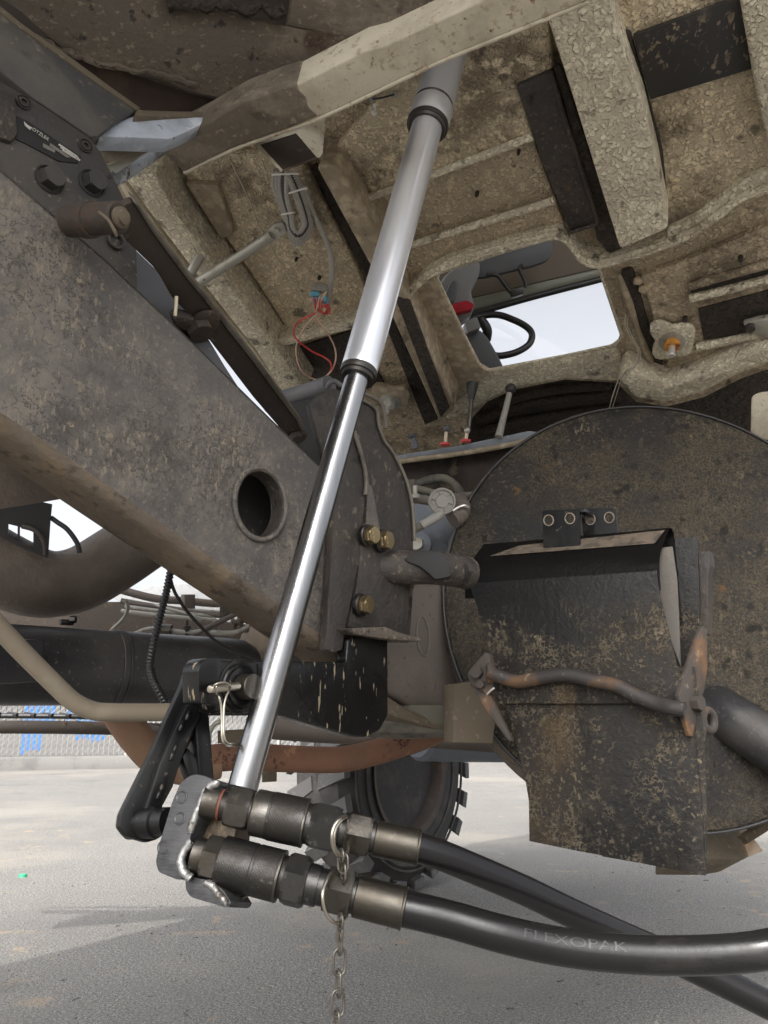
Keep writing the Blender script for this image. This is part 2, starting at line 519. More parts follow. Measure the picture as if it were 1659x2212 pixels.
m_ivory = M('ivory_insulation', (.62, .54, .40), .45)
m_blue = M('blue_connector', (.12, .42, .58), .4)
m_greyp = M('grey_plastic', (.30, .29, .26), .55, layers=[(40, .55, .7, (.2, .18, .15))])
m_seat = M('dark_grey_vinyl', (.085, .09, .10), .5, bump=[('noise', 300, .0004)])
m_seat2 = M('light_grey_vinyl', (.20, .205, .21), .5, bump=[('noise', 200, .0004)])
m_head = M('taupe_headliner', (.145, .12, .095), .8, bump=[('noise', 300, .0008)])
m_trim = M('olive_grey_trim', (.16, .165, .13), .4)
m_redf = M('red_fleece', (.42, .02, .035), .95, bump=[('noise', 220, .006)])
m_rust = M('orange_rust_pipe', (.235, .12, .075), .85, layers=[(6, .45, .65, (.18, .10, .065), {'det': 9}), (70, .54, .62, (.085, .035, .025), {'det': 4, 'mask': (4, .5, .58), 'h': -.001}), (18, .62, .72, (.40, .22, .12), {})], bump=[('noise', 120, .0012)])
m_rusttan = M('tan_rust_pipe', (.27, .165, .105), .85, layers=[(6, .48, .66, (.19, .12, .08), {'det': 9}), (30, .62, .7, (.33, .2, .12))], bump=[('noise', 100, .001)])
m_pale = M('beige_pipe_paint', (.27, .225, .165), .6, layers=[(7, .5, .7, (.33, .285, .215), {'det': 7}), (26, .70, .73, (.06, .045, .035), {'det': 8})], bump=[('noise', 90, .0006)])
m_galv = M('galvanised_tube', (.44, .43, .38), .45, .5, layers=[(20, .5, .7, (.30, .27, .21)), (60, .64, .7, (.2, .16, .1))], bump=[('noise', 90, .0006)])
m_bluegrey = M('blue_grey_casting', (.20, .225, .26), .5, layers=[(10, .5, .7, (.14, .155, .175), {'det': 8}), (90, .64, .7, (.33, .33, .31))], bump=[('noise', 110, .0008)])
m_greyplate = M('slate_grey_panel', (.10, .10, .108), .55, layers=[(6, .5, .7, (.14, .135, .135), {'det': 8}), (100, .65, .7, (.22, .2, .17))], bump=[('noise', 90, .0006)])
m_painted = M('sky_tinted_worn_paint', (.44, .49, .56), .3, layers=[(9, .44, .66, (.24, .25, .265), {'det': 9, 'r': .5}), (22, .58, .66, (.66, .70, .76), {'det': 8, 'r': .25}), (40, .62, .7, (.12, .1, .08), {'det': 7})], bump=[('noise', 40, .003)])  # sky reflection put into the pale blue of the glossy paint
m_gear = M('gearbox_grime', (.115, .095, .082), .7, layers=[(5, .48, .7, (.165, .13, .105), {'det': 9}), (70, .62, .7, (.07, .058, .048))], bump=[('noise', 140, .001)])
m_gear2 = M('olive_grime', (.155, .145, .115), .7, layers=[(9, .5, .66, (.065, .062, .055), {'det': 9}), (6, .6, .75, (.24, .195, .14))], bump=[('noise', 100, .001)])
m_tanblock = M('dusty_tan_casting', (.13, .104, .072), .85, layers=[(7, .5, .7, (.085, .068, .048), {'det': 9}), (60, .58, .66, (.2, .165, .12), {})], bump=[('noise', 120, .0015)])
m_orust = M('orange_rusted_nut', (.62, .28, .05), .7, layers=[(60, .5, .62, (.22, .07, .02), {'det': 8})], bump=[('noise', 150, .001)])
m_bright = M('bright_stud', (.70, .69, .66), .4, .6, bump=[('noise', 100, .0006)])
m_platew = M('nameplate_white', (.15, .14, .122), .6, layers=[(60, .5, .62, (.15, .12, .1), {'det': 8})])
m_letter = M('worn_white_letters', (.48, .46, .42), .6, layers=[(250, .55, .65, (.2, .18, .15))])
m_bolt_text = M('bolt_letter_gold', (.62, .5, .28), .4, .8)
m_gbeam = M('dusty_grey_beam', (.062, .06, .06), .55, layers=[(5, .44, .64, (.115, .104, .09), {'det': 9, 'r': .85}), (45, .6, .68, (.22, .185, .14), {'det': 6, 'r': .9, 'amt': .7}), (8, .58, .68, (.035, .033, .032), {'det': 8})], bump=[('noise', 90, .0018), ('noise', 20, .003)])
m_gloss = M('clean_black_steel', (.008, .008, .0085), .3, layers=[(5, .5, .7, (.018, .017, .015), {'det': 8, 'r': .45}), (90, .62, .68, (.13, .105, .075), {'r': .9, 'amt': .6})], bump=[('noise', 60, .0006)], spec=.4)
m_tyre = M('tyre_rubber', (.045, .042, .042), .75, layers=[(7, .48, .7, (.085, .077, .072), {'det': 9}), (60, .62, .7, (.12, .107, .095))], bump=[('noise', 100, .0015)])
m_tread = M('lit_tread_rubber', (.11, .108, .107), .85, layers=[(14, .5, .7, (.17, .166, .16))], bump=[('noise', 80, .002)])  # lugs paler than the tyre: light on the tread put into the colour
m_rim = M('brown_rim', (.06, .046, .038), .65, layers=[(14, .5, .7, (.10, .07, .05), {'det': 8})], bump=[('noise', 80, .001)])
m_black = M('flat_black', (.012, .011, .011), .7)  # flat black for black parts, holes and dark gaps
m_slat = M('grey_fence_slat', (.135, .133, .128), .6, layers=[(12, .5, .7, (.17, .168, .16))], var=.2)
m_slatb = M('blue_painted_slat', (.025, .13, .36), .5, layers=[(30, .6, .7, (.2, .28, .36))])
m_fwire = M('fence_wire', (.26, .26, .26), .5, .6)
m_kerb = M('concrete_kerb', (.17, .168, .16), .85, layers=[(3, .5, .7, (.125, .122, .118), {'det': 8}), (40, .6, .7, (.22, .21, .19))], bump=[('noise', 60, .003)])
m_green = M('green_plastic_cap', (.02, .35, .16), .4)
m_glass = bpy.data.materials.new('window_glass')
m_glass.use_nodes = True
_t = m_glass.node_tree
_g = _t.nodes.new('ShaderNodeBsdfGlossy')
_g.inputs['Roughness'].default_value = .02
_tr = _t.nodes.new('ShaderNodeBsdfTransparent')
_mx = _t.nodes.new('ShaderNodeMixShader')
_fr = _t.nodes.new('ShaderNodeFresnel')
_t.links.new(_fr.outputs[0], _mx.inputs[0])
_t.links.new(_tr.outputs[0], _mx.inputs[1])
_t.links.new(_g.outputs[0], _mx.inputs[2])
_t.links.new(_mx.outputs[0], _t.nodes['Material Output'].inputs[0])
m_asph = M('worn_asphalt', (0.214, 0.207, 0.195), .85, layers=[
    (120, .57, .40, (0.071, 0.067, 0.063), {'det': 7, 'rg': .78, 'amt': 1.}),
    (95, .55, .64, (0.395, 0.378, 0.349), {'det': 6, 'rg': .75, 'amt': .9}),
    (210, .59, .66, (0.487, 0.470, 0.445), {'det': 2}),
    (1.1, .44, .64, (0.151, 0.146, 0.139), {'det': 8, 'amt': .5}),
    (.5, .48, .66, (0.294, 0.273, 0.235), {'det': 8, 'amt': .55}),
    (7, .58, .66, (0.336, 0.260, 0.176), {'det': 6, 'amt': .6, 'mask': (1.2, .46, .58)}),
    (20, .67, .70, (0.042, 0.038, 0.034), {'det': 4}),
    (1.4, .60, .70, (0.101, 0.095, 0.088), {'det': 8, 'amt': .5})],
    bump=[('noise', 100, .008), ('noise', 40, .006)])

# ================================================================ SETTING
bm = bmesh.new()
bmesh.ops.create_grid(bm, x_segments=40, y_segments=40, size=400)
g = link('asphalt_ground', bm, m_asph)
g['kind'] = 'structure'
FD = V((.945, .33, 0)).normalized()              # line of kerb and fence
FN = V((FD.y, -FD.x, 0))                         # towards the camera
K0 = V((-6.06, 13.2, 0))
def on_fence(s, back, z): return K0 + FD*s - FN*back + V((0, 0, z))
bm = bmesh.new()
prism(bm, [on_fence(a, b, z) for a, b, z in ((-60, 0, -.05), (60, 0, -.05), (60, 0, .20), (-60, 0, .20))],
      [on_fence(a, b, z) for a, b, z in ((-60, .45, -.05), (60, .45, -.05), (60, .45, .20), (-60, .45, .20))], (), .02)
kerb = link('kerb', bm, m_kerb)
kerb['kind'] = 'structure'
# chain-link fence with privacy slats
fence = thing('slatted_fence', 'grey chain link fence with privacy slats, some painted blue, behind the kerb', 'fence', on_fence(0, .3, .2))
def share(o, par, loc, name=None):
    c = o.copy()
    C.objects.link(c)
    c.parent = par
    c.location = loc
    return c
def unit_box(name, sx, sy, sz, mat, par, loc):
    bm = bmesh.new()
    ux, uy, uz = FD*sx, V((0, 0, sz)), FN*sy
    fr = [ux*a+uy*b+uz for a, b in ((-1, 0), (1, 0), (1, 1), (-1, 1))]
    bk = [ux*a+uy*b-uz for a, b in ((-1, 0), (1, 0), (1, 1), (-1, 1))]
    prism(bm, fr, bk)
    me = bpy.data.meshes.new(name)
    bm.to_mesh(me)
    bm.free()
    me.materials.append(mat)
    o = bpy.data.objects.new(name, me)
    C.objects.link(o)
    o.parent = par
    o.location = loc
    return o
P0 = FD*-4
s0 = unit_box('slat', .036, .006, 1.9, m_slat, fence, P0)
for i in range(1, 170):
    share(s0, fence, FD*(-4+i*.082) + V((0, 0, random.uniform(-.012, .012))))
def slat_s(x):                                   # distance along the fence seen at picture column x
    r = ray(x, 1600)
    k = (FN.dot(on_fence(0, .3, 0)-CAM))/FN.dot(r)
    return (CAM + r*k - on_fence(0, .3, 0)).dot(FD)
b0 = None
for x0, x1, z0, z1 in ((46, 92, .06, 1.6), (92, 116, .40, 1.6), (136, 152, .32, 1.6), (158, 226, .28, 1.5)):
    a, b = slat_s(x0), slat_s(x1)
    i0, i1 = math.ceil((a+4)/.082), math.floor((b+4)/.082)
    for i in range(i0, i1+1):
        o = unit_box('painted_slat', .024, .003, z1-z0, m_slatb, fence, FD*(-4+i*.082+.018) + FN*.0095 + V((0, 0, z0+random.uniform(-.05, .05))))
bm = bmesh.new()
for k in range(-60, 150):
    for sg in (1, -1):
        a = FD*(-4+k*.1) + V((0, 0, .02)) + FN*.014
        sweep(bm, [a, a + FD*sg*1.9 + V((0, 0, 1.9))], .0022, 3)
wm = link('wire_mesh', bm, m_fwire, None)
wm.location = wm.location + V((0, 0, 0))
wm.parent = fence
wm['kind'] = 'stuff'
for k in range(6):
    a = on_fence(-3.3+k*2.6, .26, .2)
    tube('fence_post', [a, a+V((0, 0, 2))], .03, m_galv, fence, seg=10, n=1)

# ================================================================ RAISED BODY (tilted cab seen from below)
TILT = math.radians(-21)
LC = TL*math.cos(TILT) + V((0, 0, math.sin(TILT)))
NC = TT.cross(LC)
if NC.z > 0: NC = -NC
CAB = Pl(pt(1000, 300, 1.75), NC)
def cabp(x, y, h=0): return CAB.hit(x, y, h)
cab = thing('tilted_cab', 'raised truck cab seen from underneath, beige bumpy floor with an opening', 'truck cab', pt(1000, 300, 1.8))
hole = round_poly([(940, 592), (1100, 540), (1215, 508), (1292, 572), (1344, 728), (1325, 746), (1062, 802), (1035, 790)], 16)
plate('floor_pan', CAB, [(20, 130), (212, 385), (330, 525), (600, 835), (640, 900), (660, 960), (850, 1015), (985, 990), (1022, 900), (1052, 868), (1110, 841), (1220, 820), (1332, 826), (1374, 868), (1440, 878), (1520, 858), (1600, 818), (1720, 775), (1900, 700), (1900, -250), (40, -250)],
      m_uc_br, cab, th=.006, h=-.06, holes=[hole])
plate('sill', CAB, [(236, 366), (262, 384), (305, 443), (440, 628), (545, 752), (608, 840), (594, 840), (532, 760), (425, 640), (290, 455)], m_cream, cab, th=.09, h=.03, bev=.004)
plate('side_rail', CAB, [(268, 384), (335, 372), (372, 449), (485, 604), (600, 757), (662, 850), (612, 850), (548, 752), (447, 625), (308, 440)], m_uc_lit, cab, th=.115, h=.05, bev=.008)
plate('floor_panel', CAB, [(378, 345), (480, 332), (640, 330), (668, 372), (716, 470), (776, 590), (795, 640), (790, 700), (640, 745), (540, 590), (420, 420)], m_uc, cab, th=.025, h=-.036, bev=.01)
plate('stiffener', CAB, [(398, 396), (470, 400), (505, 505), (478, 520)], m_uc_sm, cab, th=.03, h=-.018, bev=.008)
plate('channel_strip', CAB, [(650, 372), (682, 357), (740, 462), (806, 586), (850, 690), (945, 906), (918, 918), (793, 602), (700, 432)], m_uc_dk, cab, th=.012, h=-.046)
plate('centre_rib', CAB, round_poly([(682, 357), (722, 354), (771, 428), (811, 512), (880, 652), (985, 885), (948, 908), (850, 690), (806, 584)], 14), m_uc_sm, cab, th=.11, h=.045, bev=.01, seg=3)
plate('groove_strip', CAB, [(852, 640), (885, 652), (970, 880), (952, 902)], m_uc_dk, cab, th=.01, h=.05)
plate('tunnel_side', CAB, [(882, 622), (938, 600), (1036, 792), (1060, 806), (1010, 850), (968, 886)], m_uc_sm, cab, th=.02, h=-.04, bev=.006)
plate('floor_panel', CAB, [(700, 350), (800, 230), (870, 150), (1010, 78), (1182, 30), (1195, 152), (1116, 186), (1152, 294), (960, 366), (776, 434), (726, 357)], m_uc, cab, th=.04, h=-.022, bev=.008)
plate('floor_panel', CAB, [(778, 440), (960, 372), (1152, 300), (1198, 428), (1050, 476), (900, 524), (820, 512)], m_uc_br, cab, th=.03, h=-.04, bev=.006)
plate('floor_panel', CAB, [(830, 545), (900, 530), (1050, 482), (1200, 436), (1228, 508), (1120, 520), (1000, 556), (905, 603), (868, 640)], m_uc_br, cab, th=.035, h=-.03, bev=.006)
for P in ([(772, 436), (860, 403), (960, 367), (1060, 330), (1152, 294)], [(880, 532), (965, 505), (1050, 479), (1130, 455), (1198, 432)]):
    tube('floor_ridge', [cabp(x, y, -.018) for x, y in P], .0095, m_uc_lit, cab, seg=10)
plate('drain_tray', CAB, [(1115, 187), (1190, 154), (1245, 330), (1290, 480), (1231, 501), (1178, 372)], m_dark, cab, th=.03, h=-.012, bev=.006)
tube('tray_seam', [cabp(x, y, -.008) for x, y in ((1190, 156), (1222, 262), (1252, 352), (1284, 455), (1289, 482), (1262, 492), (1232, 502))], .005, m_dark, cab, seg=8)
for x, y in ((1145, 212), (1205, 232), (1170, 290), (1218, 286), (1195, 370), (1240, 365), (1210, 410), (1252, 435), (1234, 470), (1268, 470)):
    lathe('seam_blob', cabp(x, y, -.012), NC, [(-.002, .006), (.002, .005), (.004, .002)], m_dark, cab, seg=10)
plate('dirt_band', CAB, [(1197, 140), (1215, 150), (1262, 300), (1345, 538), (1315, 548), (1290, 520), (1246, 330)], m_uc_dk, cab, th=.02, h=-.012, bev=.004)
plate('floor_rib', CAB, round_poly([(1160, -60), (1300, -60), (1322, 20), (1350, 120), (1386, 220), (1418, 350), (1444, 492), (1340, 538), (1292, 385), (1243, 225), (1183, 40)], 10), m_uc_lit, cab, th=.125, h=.055, bev=.014, seg=3)
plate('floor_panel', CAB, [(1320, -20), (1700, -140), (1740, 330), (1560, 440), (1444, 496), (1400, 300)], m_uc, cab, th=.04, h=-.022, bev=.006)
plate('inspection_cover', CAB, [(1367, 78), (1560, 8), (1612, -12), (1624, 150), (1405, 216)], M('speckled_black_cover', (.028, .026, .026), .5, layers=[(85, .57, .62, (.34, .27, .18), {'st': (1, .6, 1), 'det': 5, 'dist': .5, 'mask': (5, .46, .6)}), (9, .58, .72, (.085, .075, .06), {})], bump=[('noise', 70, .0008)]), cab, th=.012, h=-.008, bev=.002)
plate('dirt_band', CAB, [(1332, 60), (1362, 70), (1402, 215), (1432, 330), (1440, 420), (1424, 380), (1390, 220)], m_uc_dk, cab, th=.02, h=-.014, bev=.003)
plate('floor_rib', CAB, [(1592, -30), (1760, -80), (1760, 330), (1668, 345), (1632, 200)], m_uc_lit, cab, th=.12, h=.05, bev=.012, seg=3)
# wavy flange that runs across the floor
fl_u = [(868, 640), (905, 602), (940, 577), (1000, 553), (1060, 535), (1130, 516), (1190, 502), (1216, 506), (1236, 528), (1256, 553), (1290, 563), (1340, 551), (1440, 519), (1500, 493), (1560, 450), (1610, 414), (1720, 385)]
fl_c = catmull([V((x, y, 0)) for x, y in fl_u], 5)
bm = bmesh.new()
top = [cabp(p.x, p.y, .002) for p in fl_c]
lo = [cabp(p.x + 3, p.y + 15 + 3*math.sin(i*.9), .006) for i, p in enumerate(fl_c)]
for i in range(len(fl_c)-1):
    q = [top[i], top[i+1], lo[i+1], lo[i]]
    prism(bm, q, [v - NC*.06 for v in q])
bmesh.ops.remove_doubles(bm, verts=bm.verts, dist=.0004)
bmesh.ops.delete(bm, geom=[f for f in bm.faces if all(len(e.link_faces) > 2 for e in f.edges) and False], context='FACES')
link('floor_flange', bm, m_uc_lit, cab, sharp=60)
tube('flange_bead', [cabp(p.x + 2, p.y + 13, .005) for p in fl_c[::2]], .005, m_uc_lit, cab, seg=8, n=2)
plate('smooth_ramp', CAB, [(1440, 498), (1500, 470), (1560, 425), (1610, 385), (1740, 330), (1740, 400), (1612, 420), (1500, 498), (1440, 522)], m_uc_lit, cab, th=.04, h=-.005, bev=.01)
# lip below the left floor panel
plate('panel_lip', CAB, [(597, 735), (640, 727), (700, 711), (772, 690), (775, 708), (700, 727), (650, 740), (604, 750)], m_uc_lit, cab, th=.08, h=.025, bev=.005)
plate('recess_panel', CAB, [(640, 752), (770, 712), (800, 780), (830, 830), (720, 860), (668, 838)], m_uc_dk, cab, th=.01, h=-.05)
# front right floor
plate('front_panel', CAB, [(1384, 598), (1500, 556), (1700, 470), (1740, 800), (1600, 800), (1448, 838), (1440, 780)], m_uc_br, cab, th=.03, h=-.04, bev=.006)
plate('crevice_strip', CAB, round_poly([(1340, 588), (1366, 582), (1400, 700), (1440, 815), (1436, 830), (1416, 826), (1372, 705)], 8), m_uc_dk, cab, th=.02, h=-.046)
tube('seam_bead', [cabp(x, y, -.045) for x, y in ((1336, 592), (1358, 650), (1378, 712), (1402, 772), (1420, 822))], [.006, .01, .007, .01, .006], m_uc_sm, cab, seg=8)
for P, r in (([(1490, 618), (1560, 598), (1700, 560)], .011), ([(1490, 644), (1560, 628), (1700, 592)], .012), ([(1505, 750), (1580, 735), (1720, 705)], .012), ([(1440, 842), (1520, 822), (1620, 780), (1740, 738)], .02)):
    tube('floor_ridge', [cabp(x, y, -.03) for x, y in P], r, m_uc_lit if r > .0115 else m_uc_br, cab, seg=10)
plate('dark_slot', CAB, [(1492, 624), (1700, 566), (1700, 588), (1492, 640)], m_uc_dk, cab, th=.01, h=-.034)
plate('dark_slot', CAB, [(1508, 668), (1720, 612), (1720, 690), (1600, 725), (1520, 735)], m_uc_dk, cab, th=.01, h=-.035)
plate('front_flange', CAB, [(1334, 822), (1372, 862), (1440, 872), (1520, 850), (1600, 806), (1740, 752), (1740, 720), (1600, 770), (1520, 808), (1444, 832), (1352, 800)], m_uc_lit, cab, th=.10, h=.02, bev=.012, seg=3)
plate('lower_sill', CAB, [(1040, 806), (1330, 752), (1352, 800), (1334, 824), (1220, 818), (1108, 838), (1046, 868), (1000, 900), (962, 905), (985, 850)], m_uc_lit, cab, th=.018, h=-.045, bev=.006, seg=3)
tube('opening_rim', [cabp(x, y, -.05) for x, y in hole], .0045, m_uc_lit, cab, seg=8, n=2, closed=True)
for x, y in ((1378, 607), (1440, 605), (1390, 625)):
    p = cabp(x, y, -.036)
    rv = lathe('rivet', p, NC, [(-.004, .012), (.002, .012), (.006, .007), (.007, .003)], m_uc_sm, cab, seg=12)
# tunnel recess below the opening
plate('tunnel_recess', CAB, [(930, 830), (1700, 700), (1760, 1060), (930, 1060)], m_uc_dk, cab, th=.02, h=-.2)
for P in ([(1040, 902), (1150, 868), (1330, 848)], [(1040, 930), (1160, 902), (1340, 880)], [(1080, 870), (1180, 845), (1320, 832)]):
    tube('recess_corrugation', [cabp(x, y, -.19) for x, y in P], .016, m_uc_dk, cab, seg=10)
# body mounts
def mount(x, y, h, nutmat, s, nm, lab):
    pl = Pl(cabp(x, y, h), NC)
    lobes = []
    for i in range(28):
        a = i*2*math.pi/28
        r = s*.9*(1 + .12*math.cos(3*a+.6) - .16*math.cos(4*a))
        lobes.append((x + r*1.1*math.cos(a), y + r*.86*math.sin(a)))
    b = plate('body_mount', CAB, lobes, m_uc_sm if nutmat is not m_orust else m_uc_lit, cab, th=.018, h=h, bev=.003, label=lab)
    o = cabp(x, y, h)
    lathe('washer', o, NC, [(-.002, .034), (.003, .034), (.005, .028)], m_galv, b)
    hexnut('nut', o, NC, .004, .02, .021, nutmat, b, rot=.4)
    lathe('stud', o, NC, [(.018, .0085), (.05, .0085), (.052, .007)], m_bright, b, seg=14)
mount(1452, 738, -.01, m_orust, 50, 'a', 'body mount with an orange rusted nut')
mount(843, 866, -.01, m_bright, 42, 'b', 'body mount with a pale washer and stud')
plate('body_mount_arm', CAB, [(1605, 702), (1640, 692), (1740, 680), (1740, 730), (1660, 735), (1625, 722)], m_galv, cab, th=.02, h=-.005, bev=.004)
hexnut('mount_bolt', cabp(1620, 705, -.004), NC, 0, .012, .013, m_dark, cab)
# inside of the cab behind the opening
INP = Pl(pt(1150, 650, 3.0), -FW)
def inp(x, y, h=0): return INP.hit(x, y, h)
plate('headlining', INP, [(880, 430), (1420, 430), (1420, 545), (1289, 580), (1019, 643), (880, 676)], m_head, cab, th=.05, h=0)
plate('windscreen_trim', INP, [(985, 652), (1019, 643), (1289, 580), (1420, 546), (1420, 566), (1296, 598), (1016, 672), (985, 680)], m_trim, cab, th=.05, h=.012, bev=.01)
tube('windscreen_seal', [inp(x, y, .015) for x, y in ((960, 695), (1016, 680), (1150, 642), (1296, 604), (1420, 570))], .012, m_plastic, cab, seg=10)
plate('windscreen_pane', INP, [(880, 695), (1016, 676), (1296, 600), (1460, 560), (1460, 880), (880, 880)], m_glass, cab, th=.004, h=-.02, bev=0)
visor = plate('sun_visor', INP, round_poly([(1030, 600), (1039, 562), (1191, 515), (1196, 545), (1181, 563), (1150, 574), (1054, 597)], 8), m_seat, cab, th=.03, h=.14, bev=.006)
tube('visor_bracket', [inp(x, y, .16) for x, y in ((1051, 594), (1064, 593), (1077, 598), (1090, 615), (1103, 632))], .007, m_plastic, visor, seg=8)
tube('visor_bracket', [inp(x, y, .16) for x, y in ((1129, 573), (1122, 578), (1123, 585), (1133, 606), (1136, 622))], .007, m_plastic, visor, seg=8)
plate('visor_clip', INP, [(1101, 627), (1130, 619), (1132, 634), (1108, 641)], m_plastic, visor, th=.03, h=.17, bev=.004)
seat = plate('seat_back', INP, round_poly([(945, 620), (960, 595), (978, 580), (1012, 563), (1038, 565), (1036, 592), (1017, 628), (1026, 660), (1019, 678), (1000, 693), (985, 700), (960, 660)], 8), m_seat2, cab, th=.1, h=.22, bev=.02, seg=3)
plate('seat_bolster', INP, round_poly([(962, 630), (975, 604), (990, 606), (985, 640), (978, 655), (960, 652)], 6), m_seat, seat, th=.06, h=.26, bev=.012, seg=3)
plate('red_fleece_strip', INP, round_poly([(962, 665), (985, 654), (1008, 648), (1025, 657), (1021, 668), (1000, 673), (975, 679)], 5), m_redf, seat, th=.05, h=.26, bev=.012, seg=3)
plate('column_shroud', INP, round_poly([(1004, 694), (1030, 684), (1039, 708), (1012, 718)], 4), m_seat2, cab, th=.08, h=.3, bev=.012)
plate('seat_cushion', INP, round_poly([(1000, 722), (1012, 714), (1036, 710), (1054, 728), (1078, 770), (1092, 800), (1092, 830), (1030, 830), (1022, 780)], 8), m_seat, cab, th=.1, h=.25, bev=.03, seg=3)
sw = tube('steering_wheel', [inp(x, y, .08+(y-720)*.0008) for x, y in ((1012, 700), (1036, 684), (1074, 680), (1109, 691), (1137, 706), (1149, 722), (1144, 742), (1124, 757), (1098, 766), (1070, 768), (1040, 755), (1018, 730))], .0125, m_plastic, cab, seg=10, n=8, closed=True)
tube('wheel_spoke', [inp(1038, 690, .08), inp(1052, 712, .08), inp(1050, 735, .06)], .018, m_plastic, sw, seg=8)
# shell of the cab above its floor, out of sight from here
c0 = V((0, 0, 0)) + TL*.55 + TT*-.45
def cs(l, t, u): return CAB.o + LC*l + TT*t - NC*u
bm = bmesh.new()
prism(bm, [cs(l, t, 1.45) for l, t in ((-.75, -.98), (1.25, -.98), (1.25, .92), (-.75, .92))], [cs(l, t, 1.5) for l, t in ((-.75, -.98), (1.25, -.98), (1.25, .92), (-.75, .92))])
link('roof', bm, m_cream, cab)
bm = bmesh.new()
prism(bm, [cs(-.75, t, u) for t, u in ((-.98, .09), (.92, .09), (.92, 1.45), (-.98, 1.45))], [cs(-.8, t, u) for t, u in ((-.98, .09), (.92, .09), (.92, 1.45), (-.98, 1.45))])
link('back_wall', bm, m_cream, cab)
for t in (-.98, .90):
    bm = bmesh.new()
    q = [cs(l, t, u) for l, u in ((-.75, .09), (.95, .09), (1.1, .5), (-.55, .5), (-.55, 1.45), (-.75, 1.45))]
    prism(bm, q, [p + TT*.02 for p in q])
    link('side_wall', bm, m_cream, cab)
# unseen slab added over the camera to throw the shade
bed = thing('shade_slab', 'unseen dark slab added overhead to cast the shade of the truck', 'shade slab', TL*-1.4 + TT*.8 + V((0, 0, 2.4)))
bm = bmesh.new()
q = [TL*l + TT*t + V((0, 0, 2.36)) for l, t in ((-2.8, -.15), (.56, -.15), (.56, 1.9), (-2.8, 1.9))]
prism(bm, q, [p + V((0, 0, .09)) for p in q])
link('slab_plate', bm, m_dark, bed)

# ================================================================ things fixed to the cab floor
# loom
loom = thing('wiring_loom', 'coil of grey split conduit zip tied and hanging under the raised floor', 'wiring loom', cabp(630, 440))
for k in range(5):
    o = k*7
    pa = [(596+o*.9, 368), (592+o*1.0, 395+o*.2), (602+o*.7, 430), (616+o*.5, 465), (623+o*.4, 500-o*.3), (640+o*.2, 526-o*.9), (662-o*.2, 512-o*.9), (671-o*.5, 480), (664-o*.6, 445), (652-o*.7, 405), (636-o*.6, 376)]
    corr('conduit_loop', [cabp(x, y, .03 + k*.007) for x, y in pa], .0068, m_conduit if k != 3 else m_conduit_dk, loom, pitch=.0062)
for (xa, ya, xb, yb) in ((592, 378, 640, 376), (610, 464, 634, 460), (628, 417, 660, 408)):
    tube('zip_tie', [cabp(xa-2, ya, .05), cabp(xa, ya-1, .08), cabp(xb, yb-1, .08), cabp(xb+2, yb, .05)], .0022, m_wht, loom, seg=6)
corr('conduit_tail', [cabp(x, y, .03) for x, y in ((655, 400), (668, 440), (688, 484), (706, 522), (716, 560), (716, 602), (711, 632), (709, 662))], .0066, m_conduit, loom, pitch=.0062)
conn = thing('wire_connector', 'grey and blue plug with loose red and pink wires dangling from the loom', 'connector', cabp(690, 630))
pc = face_cam(690, 625, CAB.dep(690, 625, .045), .1, .2)
plate('plug_body', pc, [(677, 612), (684, 608), (706, 612), (711, 622), (700, 630), (675, 626)], m_greyp, conn, th=.03, bev=.003)
plate('plug_latch', pc, [(683, 614), (694, 615), (693, 622), (682, 621)], m_greyp, conn, th=.01, h=.006, bev=.001)
plate('plug_collar', pc, [(671, 628), (690, 630), (690, 640), (670, 638)], m_blue, conn, th=.026, h=-.002, bev=.003)
for x, y in ((682, 650), (700, 648)):
    tube('wire_boot', [pc.hit(x+1, y-7, -.01), pc.hit(x, y, -.01), pc.hit(x-1, y+6, -.008)], .009, m_blue, conn, seg=10)
def zw(q, h=.05): return [cabp(530.9+x*.25, 331.8+y*.25, h + .012*math.sin(i*1.7)) for i, (x, y) in enumerate(q)]
tube('red_wire', zw([(585, 1240), (600, 1330), (595, 1375), (480, 1440), (420, 1500), (428, 1590), (560, 1700), (680, 1760), (735, 1810), (735, 1870), (690, 1930), (655, 1975)], .07), .0026, m_red, conn, seg=8)
tube('pink_wire', zw([(650, 1360), (590, 1410), (500, 1510), (440, 1650), (440, 1760), (480, 1870), (560, 1935), (640, 1950), (730, 1890), (775, 1790), (772, 1690), (730, 1590), (660, 1490), (620, 1400), (640, 1250)], .065), .0024, m_pink, conn, seg=8)
for k in range(4):
    q = [(590+k*25, 1250), (600+k*18, 1330), (650+k*8, 1370+k*6), (715-k*4, 1385-k*14), (728-k*6, 1340-k*12), (680-k*8, 1320)]
    tube('red_wire', zw(q, .07+k*.004), .0019, m_red, conn, seg=6)
for q in ([(640, 1230), (620, 1320), (600, 1370)], [(700, 1190), (660, 1250), (640, 1300), (600, 1340)]):
    tube('ivory_wire', zw(q, .075), .0022, m_ivory, conn, seg=6)
t = tube('hanging_wire', [cabp(x, y, .02) for x, y in ((1352, 680), (1350, 700), (1360, 725), (1376, 752), (1378, 772), (1366, 790), (1345, 800), (1332, 830), (1322, 860), (1316, 884))], .0014, m_ivory, None, seg=8)
t2 = thing('hanging_wires', 'two thin pale wires drooping from the cab floor beside the windscreen opening', 'wires', t.location.copy())
t.parent = t2
t.location = (0, 0, 0)
t.name = 'wire'
tube('wire', [cabp(x, y, .022) for x, y in ((1356, 684), (1355, 702), (1366, 728), (1381, 755), (1382, 775), (1370, 793), (1352, 802), (1340, 826), (1330, 858), (1322, 884))], .0014, m_conduit, t2, seg=8)
